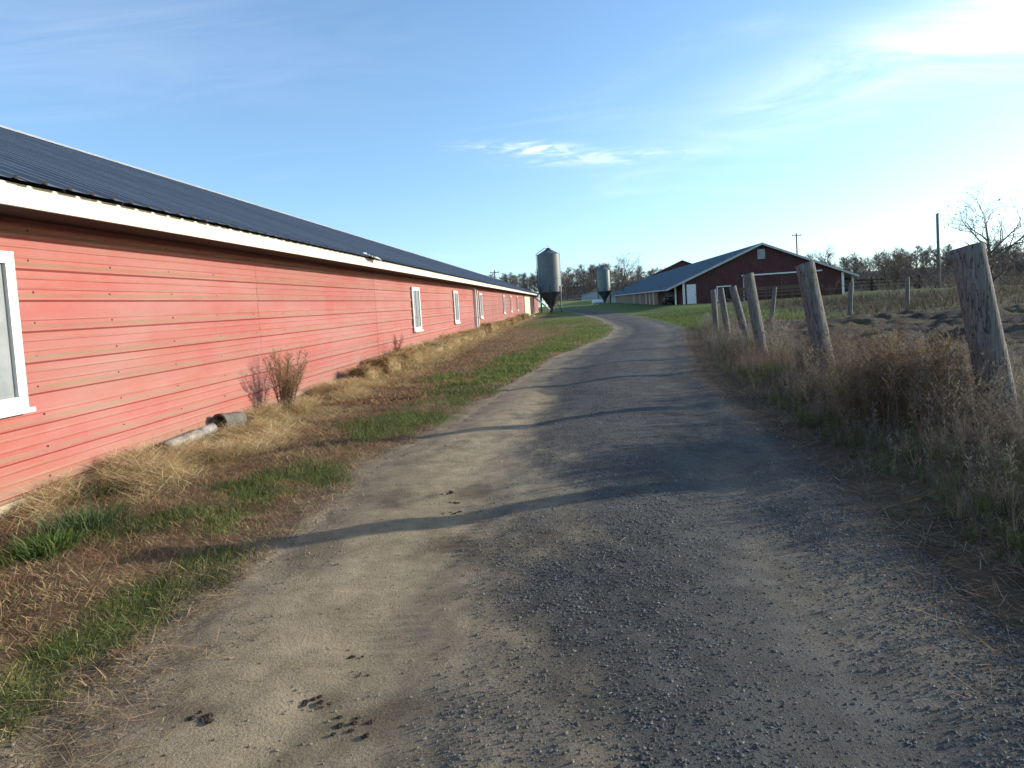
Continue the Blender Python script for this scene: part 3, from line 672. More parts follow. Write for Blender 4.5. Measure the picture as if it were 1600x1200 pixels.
# ------------------------------------------------------------------ feed bins
def feed_bin(x, y, R_, zbody, zeave, ztop, zboot, label, mat, hopmat, lad):
    z = float(GZ(x, y)); b = empty('feed_bin', (x, y, z), label, 'feed bin', 'steel feed bins')
    zbody -= 0; n = 48
    nring = 3; H = (zeave - zbody) / nring
    for k in range(nring):
        prof = []
        m = 22
        for i in range(m + 1):
            zz = zbody + H * k + (H - 0.01) * i / m; prof.append((R_ + 0.012 * math.sin(i * math.pi) + (0.014 if i % 2 else 0.0) + 0.006 * (k % 2), zz))
        MB().lathe(prof, n).build('body_ring', mat, b, smooth=True)
    # roof cone with ribs and lid
    cone = MB().lathe([(R_ + 0.06, zeave - 0.02), (R_ + 0.06, zeave + 0.02), (0.36, ztop - 0.25)], n).build('roof_cone', mat, b)
    mb = MB()
    for i in range(16):
        a = i * math.pi / 8; mb.tube((math.cos(a) * R_, math.sin(a) * R_, zeave + 0.03), (math.cos(a) * .36, math.sin(a) * .36, ztop - 0.22), 0.022, n=5)
    mb.build('roof_rib', mat, cone)
    lid = MB().lathe([(0.36, ztop - 0.27), (0.36, ztop - 0.10), (0.40, ztop - 0.10), (0.40, ztop - 0.06), (0.05, ztop + 0.04), (0.0, ztop + 0.04)], 20).build('lid', M['steel_dark'], b)
    MB().tube((0, 0, ztop + 0.03), (0.05, 0, ztop + 0.38), 0.03, 0.02, 6).tube((0.05, 0, ztop + 0.25), (-0.16, 0, ztop + 0.42), 0.018, n=5).build('lid_handle', M['steel_dark'], lid)
    # hopper and boot
    MB().lathe([(R_ + 0.01, zbody + 0.02), (R_ - 0.02, zbody - 0.02), (0.26, zboot + 0.25)], n).build('hopper', hopmat, b)
    MB().box(-0.28, 0.28, -0.28, 0.28, zboot - 0.1, zboot + 0.27).build('boot', M['steel_dark'], b)
    # legs and braces
    LG = []
    for i in range(6):
        a = (i + 0.5) * math.pi / 3; p = (math.cos(a) * (R_ + 0.05), math.sin(a) * (R_ + 0.05)); LG.append(p)
        MB().cbox((p[0], p[1], (zbody + 0.9 - 0.25) / 2), (0.13, 0.13, zbody + 0.9 + 0.25), Matrix.Rotation(a, 3, 'Z')).build('leg', M['steel_dark'], b)
    for i in range(6):
        p, q = LG[i], LG[(i + 1) % 6]
        MB().tube((*p, 0.35), (*q, zbody - 0.35), 0.022, n=5).tube((*q, 0.35), (*p, zbody - 0.35), 0.022, n=5).build('cross_brace', M['galv'], b)
        MB().tube((*p, zbody - 0.12), (*q, zbody - 0.12), 0.035, n=5).build('ring_brace', M['galv'], b)
    # ladder up the side and over the roof
    a = lad; mb = MB(); ca, sa = math.cos(a), math.sin(a); tx, ty = -sa, ca
    for s in (-0.22, 0.22):
        mb.tube((ca * (R_ + .2) + tx * s, sa * (R_ + .2) + ty * s, 1.0), (ca * (R_ + .2) + tx * s, sa * (R_ + .2) + ty * s, zeave + 0.15), 0.028, n=6)
        mb.tube((ca * (R_ + .2) + tx * s, sa * (R_ + .2) + ty * s, zeave + 0.15), (ca * .55 + tx * s, sa * .55 + ty * s, ztop + 0.02), 0.032, n=6)
    zz = 1.2
    while zz < zeave: mb.tube((ca * (R_ + .2) - tx * .22, sa * (R_ + .2) - ty * .22, zz), (ca * (R_ + .2) + tx * .22, sa * (R_ + .2) + ty * .22, zz), 0.018, n=5); zz += 0.3
    mb.build('ladder', M['steel_dark'], b)
    mb = MB(); a2 = lad - 2.3
    mb.tube((math.cos(a2) * (R_ + .04), math.sin(a2) * (R_ + .04), zeave + .1), (math.cos(a2) * .5, math.sin(a2) * .5, ztop - 0.05), 0.035, n=6)
    mb.build('lid_rod', M['steel_dark'], b)
    return b
feed_bin(-2.62, 108, 1.72, 3.0, 8.72, 9.75, 0.42, 'large grey corrugated steel feed bin on legs at the end of the left barn', M['galv'], M['galv_rust'], math.radians(200))
feed_bin(9.15, 180, 1.62, 3.1, 8.3, 9.7, 0.5, 'smaller-looking greenish feed bin beside the far end of the blue-roofed barn', M['galv_green'], M['steel_dark'], math.radians(160))
z108 = float(base_z(108))
ag = empty('feed_auger', (-2.7, 107.6, z108), 'pale sloping feed auger tube from bin hopper to the left barn', 'auger')
MB().tube((0.0, 0.0, 0.28), (-2.45, -1.6, 2.45), 0.11, n=12).build('tube', M['tank'], ag, smooth=True)
MB().cbox((0.05, 0.05, 0.30), (0.4, 0.35, 0.55)).build('inlet_box', M['steel_dark'], ag)
MB().tube((-1.3, -0.85, 0.0), (-1.3, -0.85, 1.36), 0.04, n=6).build('support_leg', M['steel_dark'], ag)
def propane_tank():
    x, y = 7.2, 176.0; z = float(GZ(x, y)); b = empty('propane_tank', (x, y, z), 'white horizontal propane tank under the greenish feed bin', 'tank', None, math.radians(8))
    prof = [(0.0, -1.45), (0.22, -1.42), (0.40, -1.28), (0.50, -1.0), (0.50, 1.0), (0.40, 1.28), (0.22, 1.42), (0.0, 1.45)]
    mb = MB().lathe(prof, 24); mb.v = [(q[2], q[1], q[0] + 0.85) for q in mb.v]; mb.build('tank_shell', M['tank'], b, smooth=True)
    MB().lathe([(0.2, 1.30), (0.2, 1.46), (0.12, 1.54), (0, 1.55)], 14).build('valve_dome', M['tank'], b)
    for s in (-0.8, 0.8): MB().box(s - .08, s + .08, -.35, .35, -0.1, 0.45).build('leg', M['conc'], b)
propane_tank()

# small dark utility vehicle in the open porch of the far barn
def utility_vehicle():
    x, y = 12.02, 86.0; z = float(GZ(x, y)); b = empty('utility_vehicle', (x, y, z), 'dark utility vehicle parked under the open eave of the gabled barn', 'vehicle')
    def prism(pr, w):
        mb = MB(); n = len(pr); mb.add([(s * w, p[0], p[1]) for s in (-1, 1) for p in pr], [tuple(range(n)), tuple(range(2 * n - 1, n - 1, -1))] + [(i, n + i, n + (i + 1) % n, (i + 1) % n) for i in range(n)]); return mb
    prism([(-1.3, .35), (1.3, .35), (1.35, .75), (0.5, .85), (-0.4, .85), (-1.25, .8), (-1.35, .6)], 0.6).build('body', M['steel_dark'], b)
    prism([(-0.35, .86), (-0.15, 1.62), (0.65, 1.62), (0.8, 1.55), (0.8, 1.5), (-0.05, 1.52), (-0.22, .86)], 0.55).build('cab_frame', M['steel_dark'], b)
    MB().add([(-.5, -.45, .9), (.5, -.45, .9), (.5, -.22, 1.55), (-.5, -.22, 1.55)], [(0, 1, 2, 3)]).build('windscreen', M['glass'], b)
    for sx in (-.55, .55):
        for sy in (-.85, .9):
            MB().tube((sx - .11, sy, .3), (sx + .11, sy, .3), .3, n=16).build('wheel', M['dark'], b)
        MB().cbox((sx * .7, -1.34, .68), (.2, .05, .12)).build('headlight', M['glass'], b)
utility_vehicle()

# ------------------------------------------------------------------ fence posts
def post_mesh(top, r0, r1, seed, cut):
    r = np.random.default_rng(seed); n = 18; rings = 16; vs = []; H = top[2]
    ph = r.random(4) * 6
    for k in range(rings + 1):
        t = k / rings; t2 = -0.25 + (1.0 + 0.25 / H) * t * 1.0 if False else t
        z = -0.3 + (H + 0.3) * t2; f = max(0, z) / H
        for i in range(n):
            a = 2 * math.pi * i / n
            rad = (r0 + (r1 - r0) * f) * (1 + 0.05 * math.sin(2 * a + ph[0]) + 0.03 * math.sin(3 * a + ph[1]) + 0.022 * math.sin(7 * a + ph[2] + z) + r.normal(0, .008))
            zz = z + (cut * math.cos(a + 0.6) * r1 if k == rings else 0)
            vs.append((top[0] * z / H + rad * math.cos(a), top[1] * z / H + rad * math.sin(a), zz))
    fs = [(k * n + i, k * n + (i + 1) % n, (k + 1) * n + (i + 1) % n, (k + 1) * n + i) for k in range(rings) for i in range(n)]
    c = len(vs); vs.append((top[0], top[1], H - 0.008)); fs += [(rings * n + i, rings * n + (i + 1) % n, c) for i in range(n)]
    return MB().add(vs, fs)
POSTS = []
def fence_post(x, y, topx, topz, dia, label, seed, leany=0.0, cut=0.25, group='roadside fence posts'):
    z = float(GZ(x, y)); H = topz + S * y - z
    o = post_mesh((topx - x, leany, H), dia / 2 * 1.04, dia / 2 * 0.95, seed, cut).build('fence_post', M['wood_grey'], None, (x, y, z), True)
    POSTS.append((x, y, topx, topz))
    return tag(o, label, 'fence post', group)
fence_post(4.04, 7.0, 3.75, 1.86, 0.285, 'thickest leaning grey wooden post, nearest to the camera at right', 1, cut=0.2)
fence_post(3.78, 10.8, 3.50, 1.91, 0.265, 'leaning grey wooden post second nearest the camera, before the barn sliding door', 2)
fence_post(3.96, 15.0, 3.72, 1.90, 0.225, 'third leaning grey wooden fence post, just left of the barn door track', 3)
fence_post(4.52, 18.5, 4.19, 1.68, 0.20, 'fourth leaning fence post with loose woven wire along it', 4)
fence_post(4.80, 22.0, 4.63, 1.66, 0.19, 'fifth fence post, narrow and slightly leaning before the red gable', 5)
fence_post(5.05, 25.0, 5.00, 1.65, 0.19, 'dark upright fence post farthest along the roadside row', 6)
GF = 'pasture fence posts beyond the mud'
fence_post(8.87, 32.0, 9.07, 1.58, 0.19, 'far pasture post leaning right, in front of the barn sliding doors', 7, group=GF)
fence_post(12.96, 34.0, 13.07, 1.62, 0.20, 'far pasture post with pale lit edge by the right barn corner', 8, group=GF)
fence_post(16.31, 35.7, 16.35, 1.66, 0.20, 'far pasture post standing alone right of the gabled barn', 9, group=GF)
# wire fencing
def wire_fence(name, pts, zs_, vstep, label, rad):
    mb = MB()
    for (a, b) in zip(pts[:-1], pts[1:]):
        n = 6
        for h in zs_:
            prev = None
            for i in range(n + 1):
                t = i / n; x = a[0] + (b[0] - a[0]) * t; y = a[1] + (b[1] - a[1]) * t
                z = a[2] + (b[2] - a[2]) * t + h - 0.06 * math.sin(math.pi * t) + random.uniform(-.01, .01)
                lx = (a[3] + (b[3] - a[3]) * t) * h
                p = (x + lx, y, z)
                if prev: mb.tube(prev, p, rad, n=3, cap=False)
                prev = p
        L_ = math.hypot(b[0] - a[0], b[1] - a[1]); k = vstep
        while vstep and k < L_:
            t = k / L_; x = a[0] + (b[0] - a[0]) * t; y = a[1] + (b[1] - a[1]) * t; z = a[2] + (b[2] - a[2]) * t - 0.06 * math.sin(math.pi * t)
            l = a[3] + (b[3] - a[3]) * t
            mb.tube((x + l * zs_[0], y, z + zs_[0]), (x + l * zs_[-1], y, z + zs_[-1]), rad * 0.9, n=3, cap=False); k += vstep
    o = mb.build(name, M['wire'], None, (0, 0, 0)); return tag(o, label, 'wire fence')
def wp(i, dx=0.1):
    x, y, tx, tz = POSTS[i]; z = float(GZ(x, y)); return (x + dx, y, z, (tx - x) / max(tz, .1))
wire_fence('woven_wire', [wp(i, 0.12) for i in range(2, 6)], [0.25, 0.42, 0.6, 0.8, 1.0, 1.2], 0.3, 'loose woven wire fencing strung along the farther roadside posts', 0.0035)
wire_fence('line_wire', [wp(i, 0.1) for i in range(6, 9)], [0.5, 0.9, 1.3], 0, 'thin line wires strung between the three far pasture posts', 0.003)

# board rail fence before the barn doors, and corral at the right of the barn
def rail_fence(name, pts, rails, label, mat, h, pr=0.06):
    x0, y0 = pts[0]; z0 = float(GZ(x0, y0)); b = empty(name, (x0, y0, z0), label, 'fence')
    for (x, y) in pts:
        z = float(GZ(x, y)) - z0
        MB().cbox((x - x0, y - y0, z + h / 2 - 0.15), (pr * 2, pr * 2, h + 0.3)).build('post', mat, b)
    for (a, c) in zip(pts[:-1], pts[1:]):
        za = float(GZ(*a)) - z0; zc = float(GZ(*c)) - z0
        for (r, wd) in rails:
            p = Vector((a[0] - x0, a[1] - y0 - pr - 0.022, za + r)); q = Vector((c[0] - x0, c[1] - y0 - pr - 0.022, zc + r))
            d = q - p; M3 = Matrix((d.normalized(), Vector((-d.y, d.x, 0)).normalized(), Vector((0, 0, 1)))).transposed()
            MB().cbox((p + q) / 2, (d.length - 0.01, 0.04, wd), M3).build('rail', mat, b)
    return b
rail_fence('board_fence', [(17.6, 74.5), (20.2, 74.5), (22.8, 74.5), (25.4, 74.6)], [(0.45, 0.16), (0.8, 0.16), (1.2, 0.34)], 'brown board fence in front of the barn sliding doors', M['wood_brown'], 1.4)
rail_fence('corral_fence', [(31.2, 88), (34, 89), (37, 90), (40, 90.5), (43, 91)], [(0.5, 0.2), (0.95, 0.2), (1.35, 0.22)], 'dark rail corral fence at the right end of the gabled barn', M['dark'], 1.7, 0.1)
rc = empty('run_in_shed', (36.5, 104, float(GZ(36.5, 104))), 'low dark run-in shed behind the corral right of the barn', 'shed')
MB().box(-3.5, 3.5, 2.8, 3.0, -0.3, 2.2).box(-3.5, -3.3, 0, 2.8, -.3, 2.1).box(3.3, 3.5, 0, 2.8, -.3, 2.1).build('wall', M['dark'], rc)
MB().add([(x, y, z) for y, z in ((-0.5, 1.9), (3.3, 2.4)) for x in (-3.8, 3.8) for z in (z, z + .12)], [(0, 1, 3, 2), (4, 6, 7, 5), (0, 2, 6, 4), (1, 5, 7, 3), (0, 4, 5, 1), (2, 3, 7, 6)]).build('roof', M['roof2'], rc)

# ------------------------------------------------------------------ utility poles
def pole(x, y, h, r, label, arm):
    z = float(GZ(x, y)); b = empty('utility_pole', (x, y, z), label, 'utility pole', 'utility poles')
    MB().tube((0, 0, -0.5), (-0.05, 0, h), r, r * 0.72, 10).build('shaft', M['wood_grey'], b, smooth=True)
    if arm:
        MB().box(-0.9, 0.9, -0.06, 0.06, h - 0.55, h - 0.42).build('crossarm', M['wood_brown'], b)
        for k in (-0.8, 0.8): MB().lathe([(0.05, h - .42), (0.07, h - .34), (0.04, h - .25), (0, h - .24)], 8, (k, 0, 0)).build('insulator', M['steel_dark'], b)
    else:
        MB().lathe([(r * .74, h - .03), (r * .74, h + .05), (0, h + .12)], 10).build('cap', M['steel_dark'], b)
pole(42.4, 85, 8.4, 0.19, 'tall bare utility pole beside the big leafless tree at right', False)
pole(-14.2, 140, 8.6, 0.17, 'distant utility pole with crossarm above the left barn roof', True)
pole(47.2, 150, 12.4, 0.18, 'distant utility pole behind the right slope of the gabled barn', True)

# ------------------------------------------------------------------ bare trees
def branch_tree(seed, H, r0, levels, kids, spread, up, twigs, twig_len, twig_w, first=0.3, sides=(7, 5, 4, 3, 3), lratio=0.62, multi=1):
    r = np.random.default_rng(seed); V = []; T = []
    tw = []
    def tube(pts, rads, n):
        b = len(V); m = len(pts)
        for k in range(m):
            d = Vector(pts[min(k + 1, m - 1)]) - Vector(pts[max(k - 1, 0)]); d.normalize(); a = d.orthogonal().normalized(); c = d.cross(a)
            for i in range(n):
                t = 2 * math.pi * i / n; V.append(tuple(Vector(pts[k]) + (a * math.cos(t) + c * math.sin(t)) * rads[k]))
        for k in range(m - 1):
            for i in range(n):
                j = (i + 1) % n; T.append((b + k * n + i, b + k * n + j, b + (k + 1) * n + j)); T.append((b + k * n + i, b + (k + 1) * n + j, b + (k + 1) * n + i))
    def grow(p, d, L_, rad, lvl):
        seg = 5 if lvl == 0 else (4 if lvl < levels or levels > 2 else 2); pts = [tuple(p)]; rads = [rad]; p = Vector(p); d = Vector(d).normalized()
        for k in range(seg):
            j = Vector(r.normal(0, 1, 3)); d = (d + j * (0.07 if lvl == 0 else 0.17) + Vector((0, 0, up * (0.3 if lvl == 0 else 1)))).normalized()
            p = p + d * (L_ / seg); pts.append(tuple(p)); rads.append(rad * (1 - 0.72 * (k + 1) / seg))
        tube(pts, rads, sides[min(lvl, 4)])
        if lvl >= levels:
            for _ in range(twigs):
                k = r.integers(1, seg + 1); q = Vector(pts[k]); dd = (d + Vector(r.normal(0, .6, 3)) + Vector((0, 0, 0.25))).normalized() * twig_len * (0.5 + r.random())
                s = dd.orthogonal().normalized() * twig_w; b = len(V); V.extend([tuple(q - s), tuple(q + s), tuple(q + dd)]); T.append((b, b + 1, b + 2)); tw.append(tuple(q + dd))
            return
        nk = kids[min(lvl, len(kids) - 1)]
        for c in range(nk):
            t = first + (1 - first) * (c + r.random()) / nk if lvl == 0 else 0.25 + 0.75 * (c + r.random()) / nk
            k = min(int(t * seg), seg - 1); f = t * seg - k
            q = Vector(pts[k]).lerp(Vector(pts[k + 1]), f); dirk = (Vector(pts[k + 1]) - Vector(pts[k])).normalized()
            a = r.random() * 2 * math.pi; o = dirk.orthogonal().normalized(); o = (Matrix.Rotation(a, 3, dirk) @ o)
            ang = spread * (0.7 + 0.6 * r.random()); nd = dirk * math.cos(ang) + o * math.sin(ang)
            grow(q, nd, L_ * lratio * (0.75 + 0.5 * r.random()) * (1.15 - 0.45 * t), rads[k] * 0.62, lvl + 1)
    for m in range(multi):
        d0 = (0, 0, 1) if multi == 1 else (r.normal(0, .35), r.normal(0, .35), 1)
        grow((r.normal(0, .1) * (multi > 1), r.normal(0, .1) * (multi > 1), -0.2), d0, H * (0.62 if multi == 1 else .55), r0, 0)
    return np.array(V), np.array(T), tw
def tree_thing(name, x, y, label, args, leaf=0, cat='tree'):
    z = float(GZ(x, y)); V, T, tw = branch_tree(**args); nt_ = 7 * 5 * 2
    b = empty(name, (x, y, z), label, cat)
    sides0 = args.get('sides', (7, 5, 4, 3, 3))[0]; nvt = sides0 * 6; ntt = sides0 * 5 * 2
    link('trunk', tri_mesh('trunk', V[:nvt], T[:ntt], None, M['bark'], True), b)
    link('crown', tri_mesh('crown', V[nvt:], T[ntt:] - nvt, None, M['bark'], False), b)
    if leaf:
        r = np.random.default_rng(3); pts = np.array(tw)[r.choice(len(tw), min(leaf, len(tw)), False)]
        n_ = len(pts); a = r.normal(0, .07, (n_, 3)); c = r.normal(0, .07, (n_, 3))
        link('last_leaves', tri_mesh('last_leaves', np.stack([pts, pts + a, pts + c], 1).reshape(-1, 3), np.arange(n_ * 3).reshape(-1, 3), np.tile([.13, .08, .045], (n_ * 3, 1)), M['weed']), b)
    return b
tree_thing('bare_tree', 33.9, 60, 'large leafless spreading tree behind the nearest fence post', dict(seed=23, H=8.8, r0=0.19, levels=3, kids=(10, 7, 5), spread=0.85, up=0.05, twigs=7, twig_len=0.6, twig_w=0.008, first=0.12, lratio=0.72), leaf=420)
tree_thing('bare_tree', 12.7, 168, 'slim leafless tree rising behind the far end of the blue-roofed barn', dict(seed=31, H=13.0, r0=0.22, levels=3, kids=(9, 5, 4), spread=0.7, up=0.10, twigs=4, twig_len=0.7, twig_w=0.022, first=0.4))
tree_thing('bare_tree', 40.5, 92, 'small bushy leafless tree between the corral and the utility pole', dict(seed=37, H=6.4, r0=0.12, levels=3, kids=(7, 5, 4), spread=0.5, up=0.16, twigs=5, twig_len=0.6, twig_w=0.014, first=0.1, multi=3))
tree_thing('bare_tree', 49.5, 140, 'leafless tree crown showing over the right barn roof slope', dict(seed=41, H=10.5, r0=0.24, levels=3, kids=(8, 5, 4), spread=0.75, up=0.08, twigs=5, twig_len=0.7, twig_w=0.02, first=0.3))
# woods: a mass nobody could count
def wood(name, label, spots, hs, seed, variants):
    r = np.random.default_rng(seed); VV = []; TT_ = []; base = 0
    for (x, y), h in zip(spots, hs):
        V, T = variants[r.integers(len(variants))]
        a = r.random() * 6.28; s = h / 14.0; c_, s_ = math.cos(a), math.sin(a); sx = s * r.uniform(.85, 1.25)
        P = np.stack([(V[:, 0] * c_ - V[:, 1] * s_) * sx + x, (V[:, 0] * s_ + V[:, 1] * c_) * sx + y, V[:, 2] * s + float(GZ(x, y))], -1)
        VV.append(P); TT_.append(T + base); base += len(P)
    me_ = tri_mesh(name, np.concatenate(VV), np.concatenate(TT_), None, M['bark_far'])
    tag(link(name, me_), label, 'wood', None, 'stuff')
def far_tree(seed):
    """bare tree for the distant woods, 14 m: trunk, limbs and a haze of fine twigs"""
    r = np.random.default_rng(seed); V = []; T = []
    def spike(p, q, w):
        d = Vector(q) - Vector(p); a = d.cross(Vector(r.normal(0, 1, 3))).normalized() * w; b = len(V)
        V.extend([tuple(Vector(p) - a), tuple(Vector(p) + a), tuple(q)]); T.append((b, b + 1, b + 2))
    top = Vector((r.normal(0, .6), r.normal(0, .6), 11.5))
    for k in range(4): spike((0, 0, -.3), top, .24)
    for k in range(46):
        t = .10 + .85 * r.random(); p = top * t; a = r.random() * 6.28; L_ = (4.6 * (1 - t) + 1.5) * (.7 + .5 * r.random()); el = .45 + .6 * r.random()
        d = Vector((math.cos(a) * math.cos(el), math.sin(a) * math.cos(el), math.sin(el))); q = p + d * L_
        spike(p, q, .13)
        for _ in range(9):
            u = p.lerp(q, .25 + .75 * r.random()); dd = (d + Vector(r.normal(0, .55, 3)) + Vector((0, 0, .3))).normalized() * (.8 + 1.5 * r.random())
            spike(u, u + dd, .085)
    return np.array(V), np.array(T)
tv = [far_tree(100 + k) for k in range(7)]
r = np.random.default_rng(8)
sp = [(r.uniform(-110, 62), 294 + 80 * r.random() ** 1.3) for _ in range(420)]
hs = [(8.2 if x < -14 else 10.5 if x < 24 else 7.0) * r.uniform(.78, 1.15) for x, y in sp]
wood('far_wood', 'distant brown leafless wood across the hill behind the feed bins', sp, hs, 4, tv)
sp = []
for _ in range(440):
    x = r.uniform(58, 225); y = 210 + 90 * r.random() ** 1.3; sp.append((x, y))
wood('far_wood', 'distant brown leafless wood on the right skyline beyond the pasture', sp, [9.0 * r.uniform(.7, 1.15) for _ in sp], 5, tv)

# ------------------------------------------------------------------ scattered growth
def blades(P, h, w, az, lean, bend, col, sideaz=None):
    n = len(P); r = rng; D = np.stack([np.cos(az), np.sin(az), 0 * az], -1); U = np.array([0, 0, 1.0])
    sa = r.random(n) * 2 * np.pi if sideaz is None else sideaz; Sd = np.stack([np.cos(sa), np.sin(sa), 0 * sa], -1) * (w / 2)[:, None]
    m = P + U * (h * .55 * np.cos(lean))[:, None] + D * (h * .55 * np.sin(lean))[:, None]
    t = m + U * (h * .45 * np.cos(lean + bend))[:, None] + D * (h * .45 * np.sin(lean + bend))[:, None]
    V = np.stack([P - Sd, P + Sd, m - Sd * .75, m + Sd * .75, t], 1)
    b = np.arange(n)[:, None] * 5
    T = np.stack([b + [0, 1, 3], b + [0, 3, 2], b + [2, 3, 4]], 1).reshape(-1, 3)
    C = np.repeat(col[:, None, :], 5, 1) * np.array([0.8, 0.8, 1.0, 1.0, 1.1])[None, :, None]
    return V.reshape(-1, 3), T, C.reshape(-1, 3)
def join(parts):
    V, T, C = [], [], []; b = 0
    for (v, t, c) in parts: V.append(v); T.append(t + b); C.append(c); b += len(v)
    return np.concatenate(V), np.concatenate(T), np.concatenate(C)
def scatter(n, x0, x1, y0, y1, dens, ypow=1.0):
    x = rng.uniform(x0, x1, n); y = y0 + (y1 - y0) * rng.random(n) ** ypow
    k = rng.random(n) < dens(x, y); x = x[k]; y = y[k]; return x, y
def cols(base, n, var=0.25, hue=0.08):
    c = np.array(base)[None] * (1 + var * rng.normal(0, 1, n))[:, None] * (1 + hue * rng.normal(0, 1, (n, 3))); return np.clip(c, 0.008, 0.9)
def surf_z(x, y):
    t = (x - road_l(y)) / np.maximum(road_r(y) - road_l(y), .1); e = sm(0.0, 0.20, t) * sm(0.0, 0.12, 1 - t); g = GZ(x, y)
    rz = np.where((t > -.02) & (t < 1.02), road_z(x, y) * e + (g - .016 + .03 * e) * (1 - e), -99)
    tz = g + 0.03 * (fbm(x * 5.5, y * 5.5, 71, 3) - 0.5) * (1 - sm(20, 34, y)) * sm(0, .3, x - WALL) - 0.10 * road_mask(x, y)
    return np.maximum(rz, tz)
def P3(x, y, dz=0.0): return np.stack([x, y, surf_z(x, y) + dz], -1)
left_ok = lambda x, y: (x < road_l(y) + .55 * (fbm(x * 1.6, y * 1.6, 47) - .38)) & (x > WALL + 0.03)
# green grass on the left verge
parts = []
x, y = scatter(230000, -5.2, 2.6, 2.0, 14, lambda x, y: np.maximum(green_l(x, y), .07) * left_ok(x, y) * np.clip(9 / y, .4, 1), 1.2)
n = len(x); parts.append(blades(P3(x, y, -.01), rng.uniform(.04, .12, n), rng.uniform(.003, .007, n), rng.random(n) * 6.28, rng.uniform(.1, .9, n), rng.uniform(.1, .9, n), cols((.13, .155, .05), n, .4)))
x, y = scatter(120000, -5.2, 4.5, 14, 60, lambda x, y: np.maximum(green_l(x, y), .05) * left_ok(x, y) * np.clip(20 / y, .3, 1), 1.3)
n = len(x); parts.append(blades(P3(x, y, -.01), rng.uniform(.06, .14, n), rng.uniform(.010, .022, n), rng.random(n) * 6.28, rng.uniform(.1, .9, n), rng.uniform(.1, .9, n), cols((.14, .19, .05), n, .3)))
V, T, C = join(parts); me = tri_mesh('green_grass', V, T, C, M['grass']); tag(link('green_grass', me), 'short green grass patches along the left road edge', 'grass', None, 'stuff')
# brown thatch
parts = []
x, y = scatter(130000, -5.2, 0, 2.0, 12, lambda x, y: (1 - green_l(x, y) * .75) * (1 - straw_l(x, y) * .4) * left_ok(x, y) * np.clip(8 / y, .4, 1), 1.2)
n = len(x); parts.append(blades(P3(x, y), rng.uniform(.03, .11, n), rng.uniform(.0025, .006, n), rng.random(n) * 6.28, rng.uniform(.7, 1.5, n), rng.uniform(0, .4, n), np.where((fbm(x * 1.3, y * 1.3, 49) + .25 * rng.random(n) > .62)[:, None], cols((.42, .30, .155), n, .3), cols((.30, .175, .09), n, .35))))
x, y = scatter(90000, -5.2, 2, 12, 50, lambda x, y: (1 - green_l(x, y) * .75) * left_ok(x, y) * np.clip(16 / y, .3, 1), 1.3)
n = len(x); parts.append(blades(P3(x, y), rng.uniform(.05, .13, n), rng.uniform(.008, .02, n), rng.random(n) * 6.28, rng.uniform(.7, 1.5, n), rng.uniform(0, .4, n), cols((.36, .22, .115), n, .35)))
V, T, C = join(parts); me = tri_mesh('dry_thatch', V, T, C, M['straw']); tag(link('dry_thatch', me), 'reddish brown dead grass thatch between barn and road', 'dead grass', None, 'stuff')
# loose straw along the wall and on the shoulder
parts = []
x, y = scatter(200000, -5.2, -3.2, 4.5, 15, lambda x, y: straw_l(x, y) * sm(.38, .56, fbm(x * 2.2, y * 1.6, 45)) * left_ok(x, y) * (1 - .85 * (x < -4.80) * sm(7.6, 8.1, y) * (1 - sm(9.9, 10.3, y))), 1.1)
n = len(x); parts.append(blades(P3(x, y, .0) + np.stack([0 * x, 0 * x, rng.random(n) * .20 * straw_l(x, y) * sm(.42, .62, fbm(x * 2.2, y * 1.6, 45))], -1), rng.uniform(.10, .34, n), rng.uniform(.003, .0065, n), rng.random(n) * 6.28, rng.uniform(1.0, 1.66, n), rng.uniform(-.2, .5, n), cols((.68, .52, .28), n, .28)))
x, y = scatter(90000, -5.2, -3.0, 15, 85, lambda x, y: straw_l(x, y) * np.clip(22 / y, .3, 1), 1.4)
n = len(x); parts.append(blades(P3(x, y, .0), rng.uniform(.12, .30, n), rng.uniform(.008, .018, n), rng.random(n) * 6.28, rng.uniform(1.05, 1.6, n), rng.uniform(-.1, .6, n), cols((.62, .47, .25), n, .2)))
# trodden band between grass and wheel track, thick with bits of straw near the camera
x, y = scatter(26000, -2.7, -1.5, 1.9, 5.2, lambda x, y: np.exp(-((x + 2.15) / .30) ** 2) * sm(.40, .60, fbm(x * 2.1, y * 1.7, 127)) * .55)
n = len(x); parts.append(blades(P3(x, y, .004), rng.uniform(.02, .16, n), rng.uniform(.002, .0045, n), rng.random(n) * 6.28, rng.uniform(1.2, 1.58, n), rng.uniform(-.1, .12, n), cols((.40, .29, .16), n, .45)))
x, y = scatter(160, -2.6, -1.3, 1.9, 5.5, lambda x, y: np.exp(-((x + 2.1) / .4) ** 2))
n = len(x); parts.append(blades(P3(x, y, .012), rng.uniform(.15, .34, n), rng.uniform(.003, .006, n), rng.normal(.9, .5, n), rng.uniform(1.48, 1.57, n), rng.uniform(-.04, .04, n), cols((.52, .39, .21), n, .2)))
# single stalks on dirt
x, y = scatter(9000, -3.0, 0.4, 2.1, 12, lambda x, y: np.exp(-np.abs(x - road_l(y) - .05) * 3.2) * sm(.35, .6, fbm(x * 1.5, y * 1.2, 119)) + .012)
n = len(x); zz = P3(x, y)[:, 2] + 0.008
parts.append(blades(np.stack([x, y, zz], -1), rng.uniform(.03, .22, n) ** 1.15, rng.uniform(.0025, .005, n), rng.random(n) * 6.28, rng.uniform(1.40, 1.56, n), rng.uniform(-.05, .08, n), cols((.42, .30, .16), n, .4)))
V, T, C = join(parts); me = tri_mesh('loose_straw', V, T, C, M['straw']); tag(link('loose_straw', me), 'pale loose straw strewn along the foot of the red wall', 'straw', None, 'stuff')

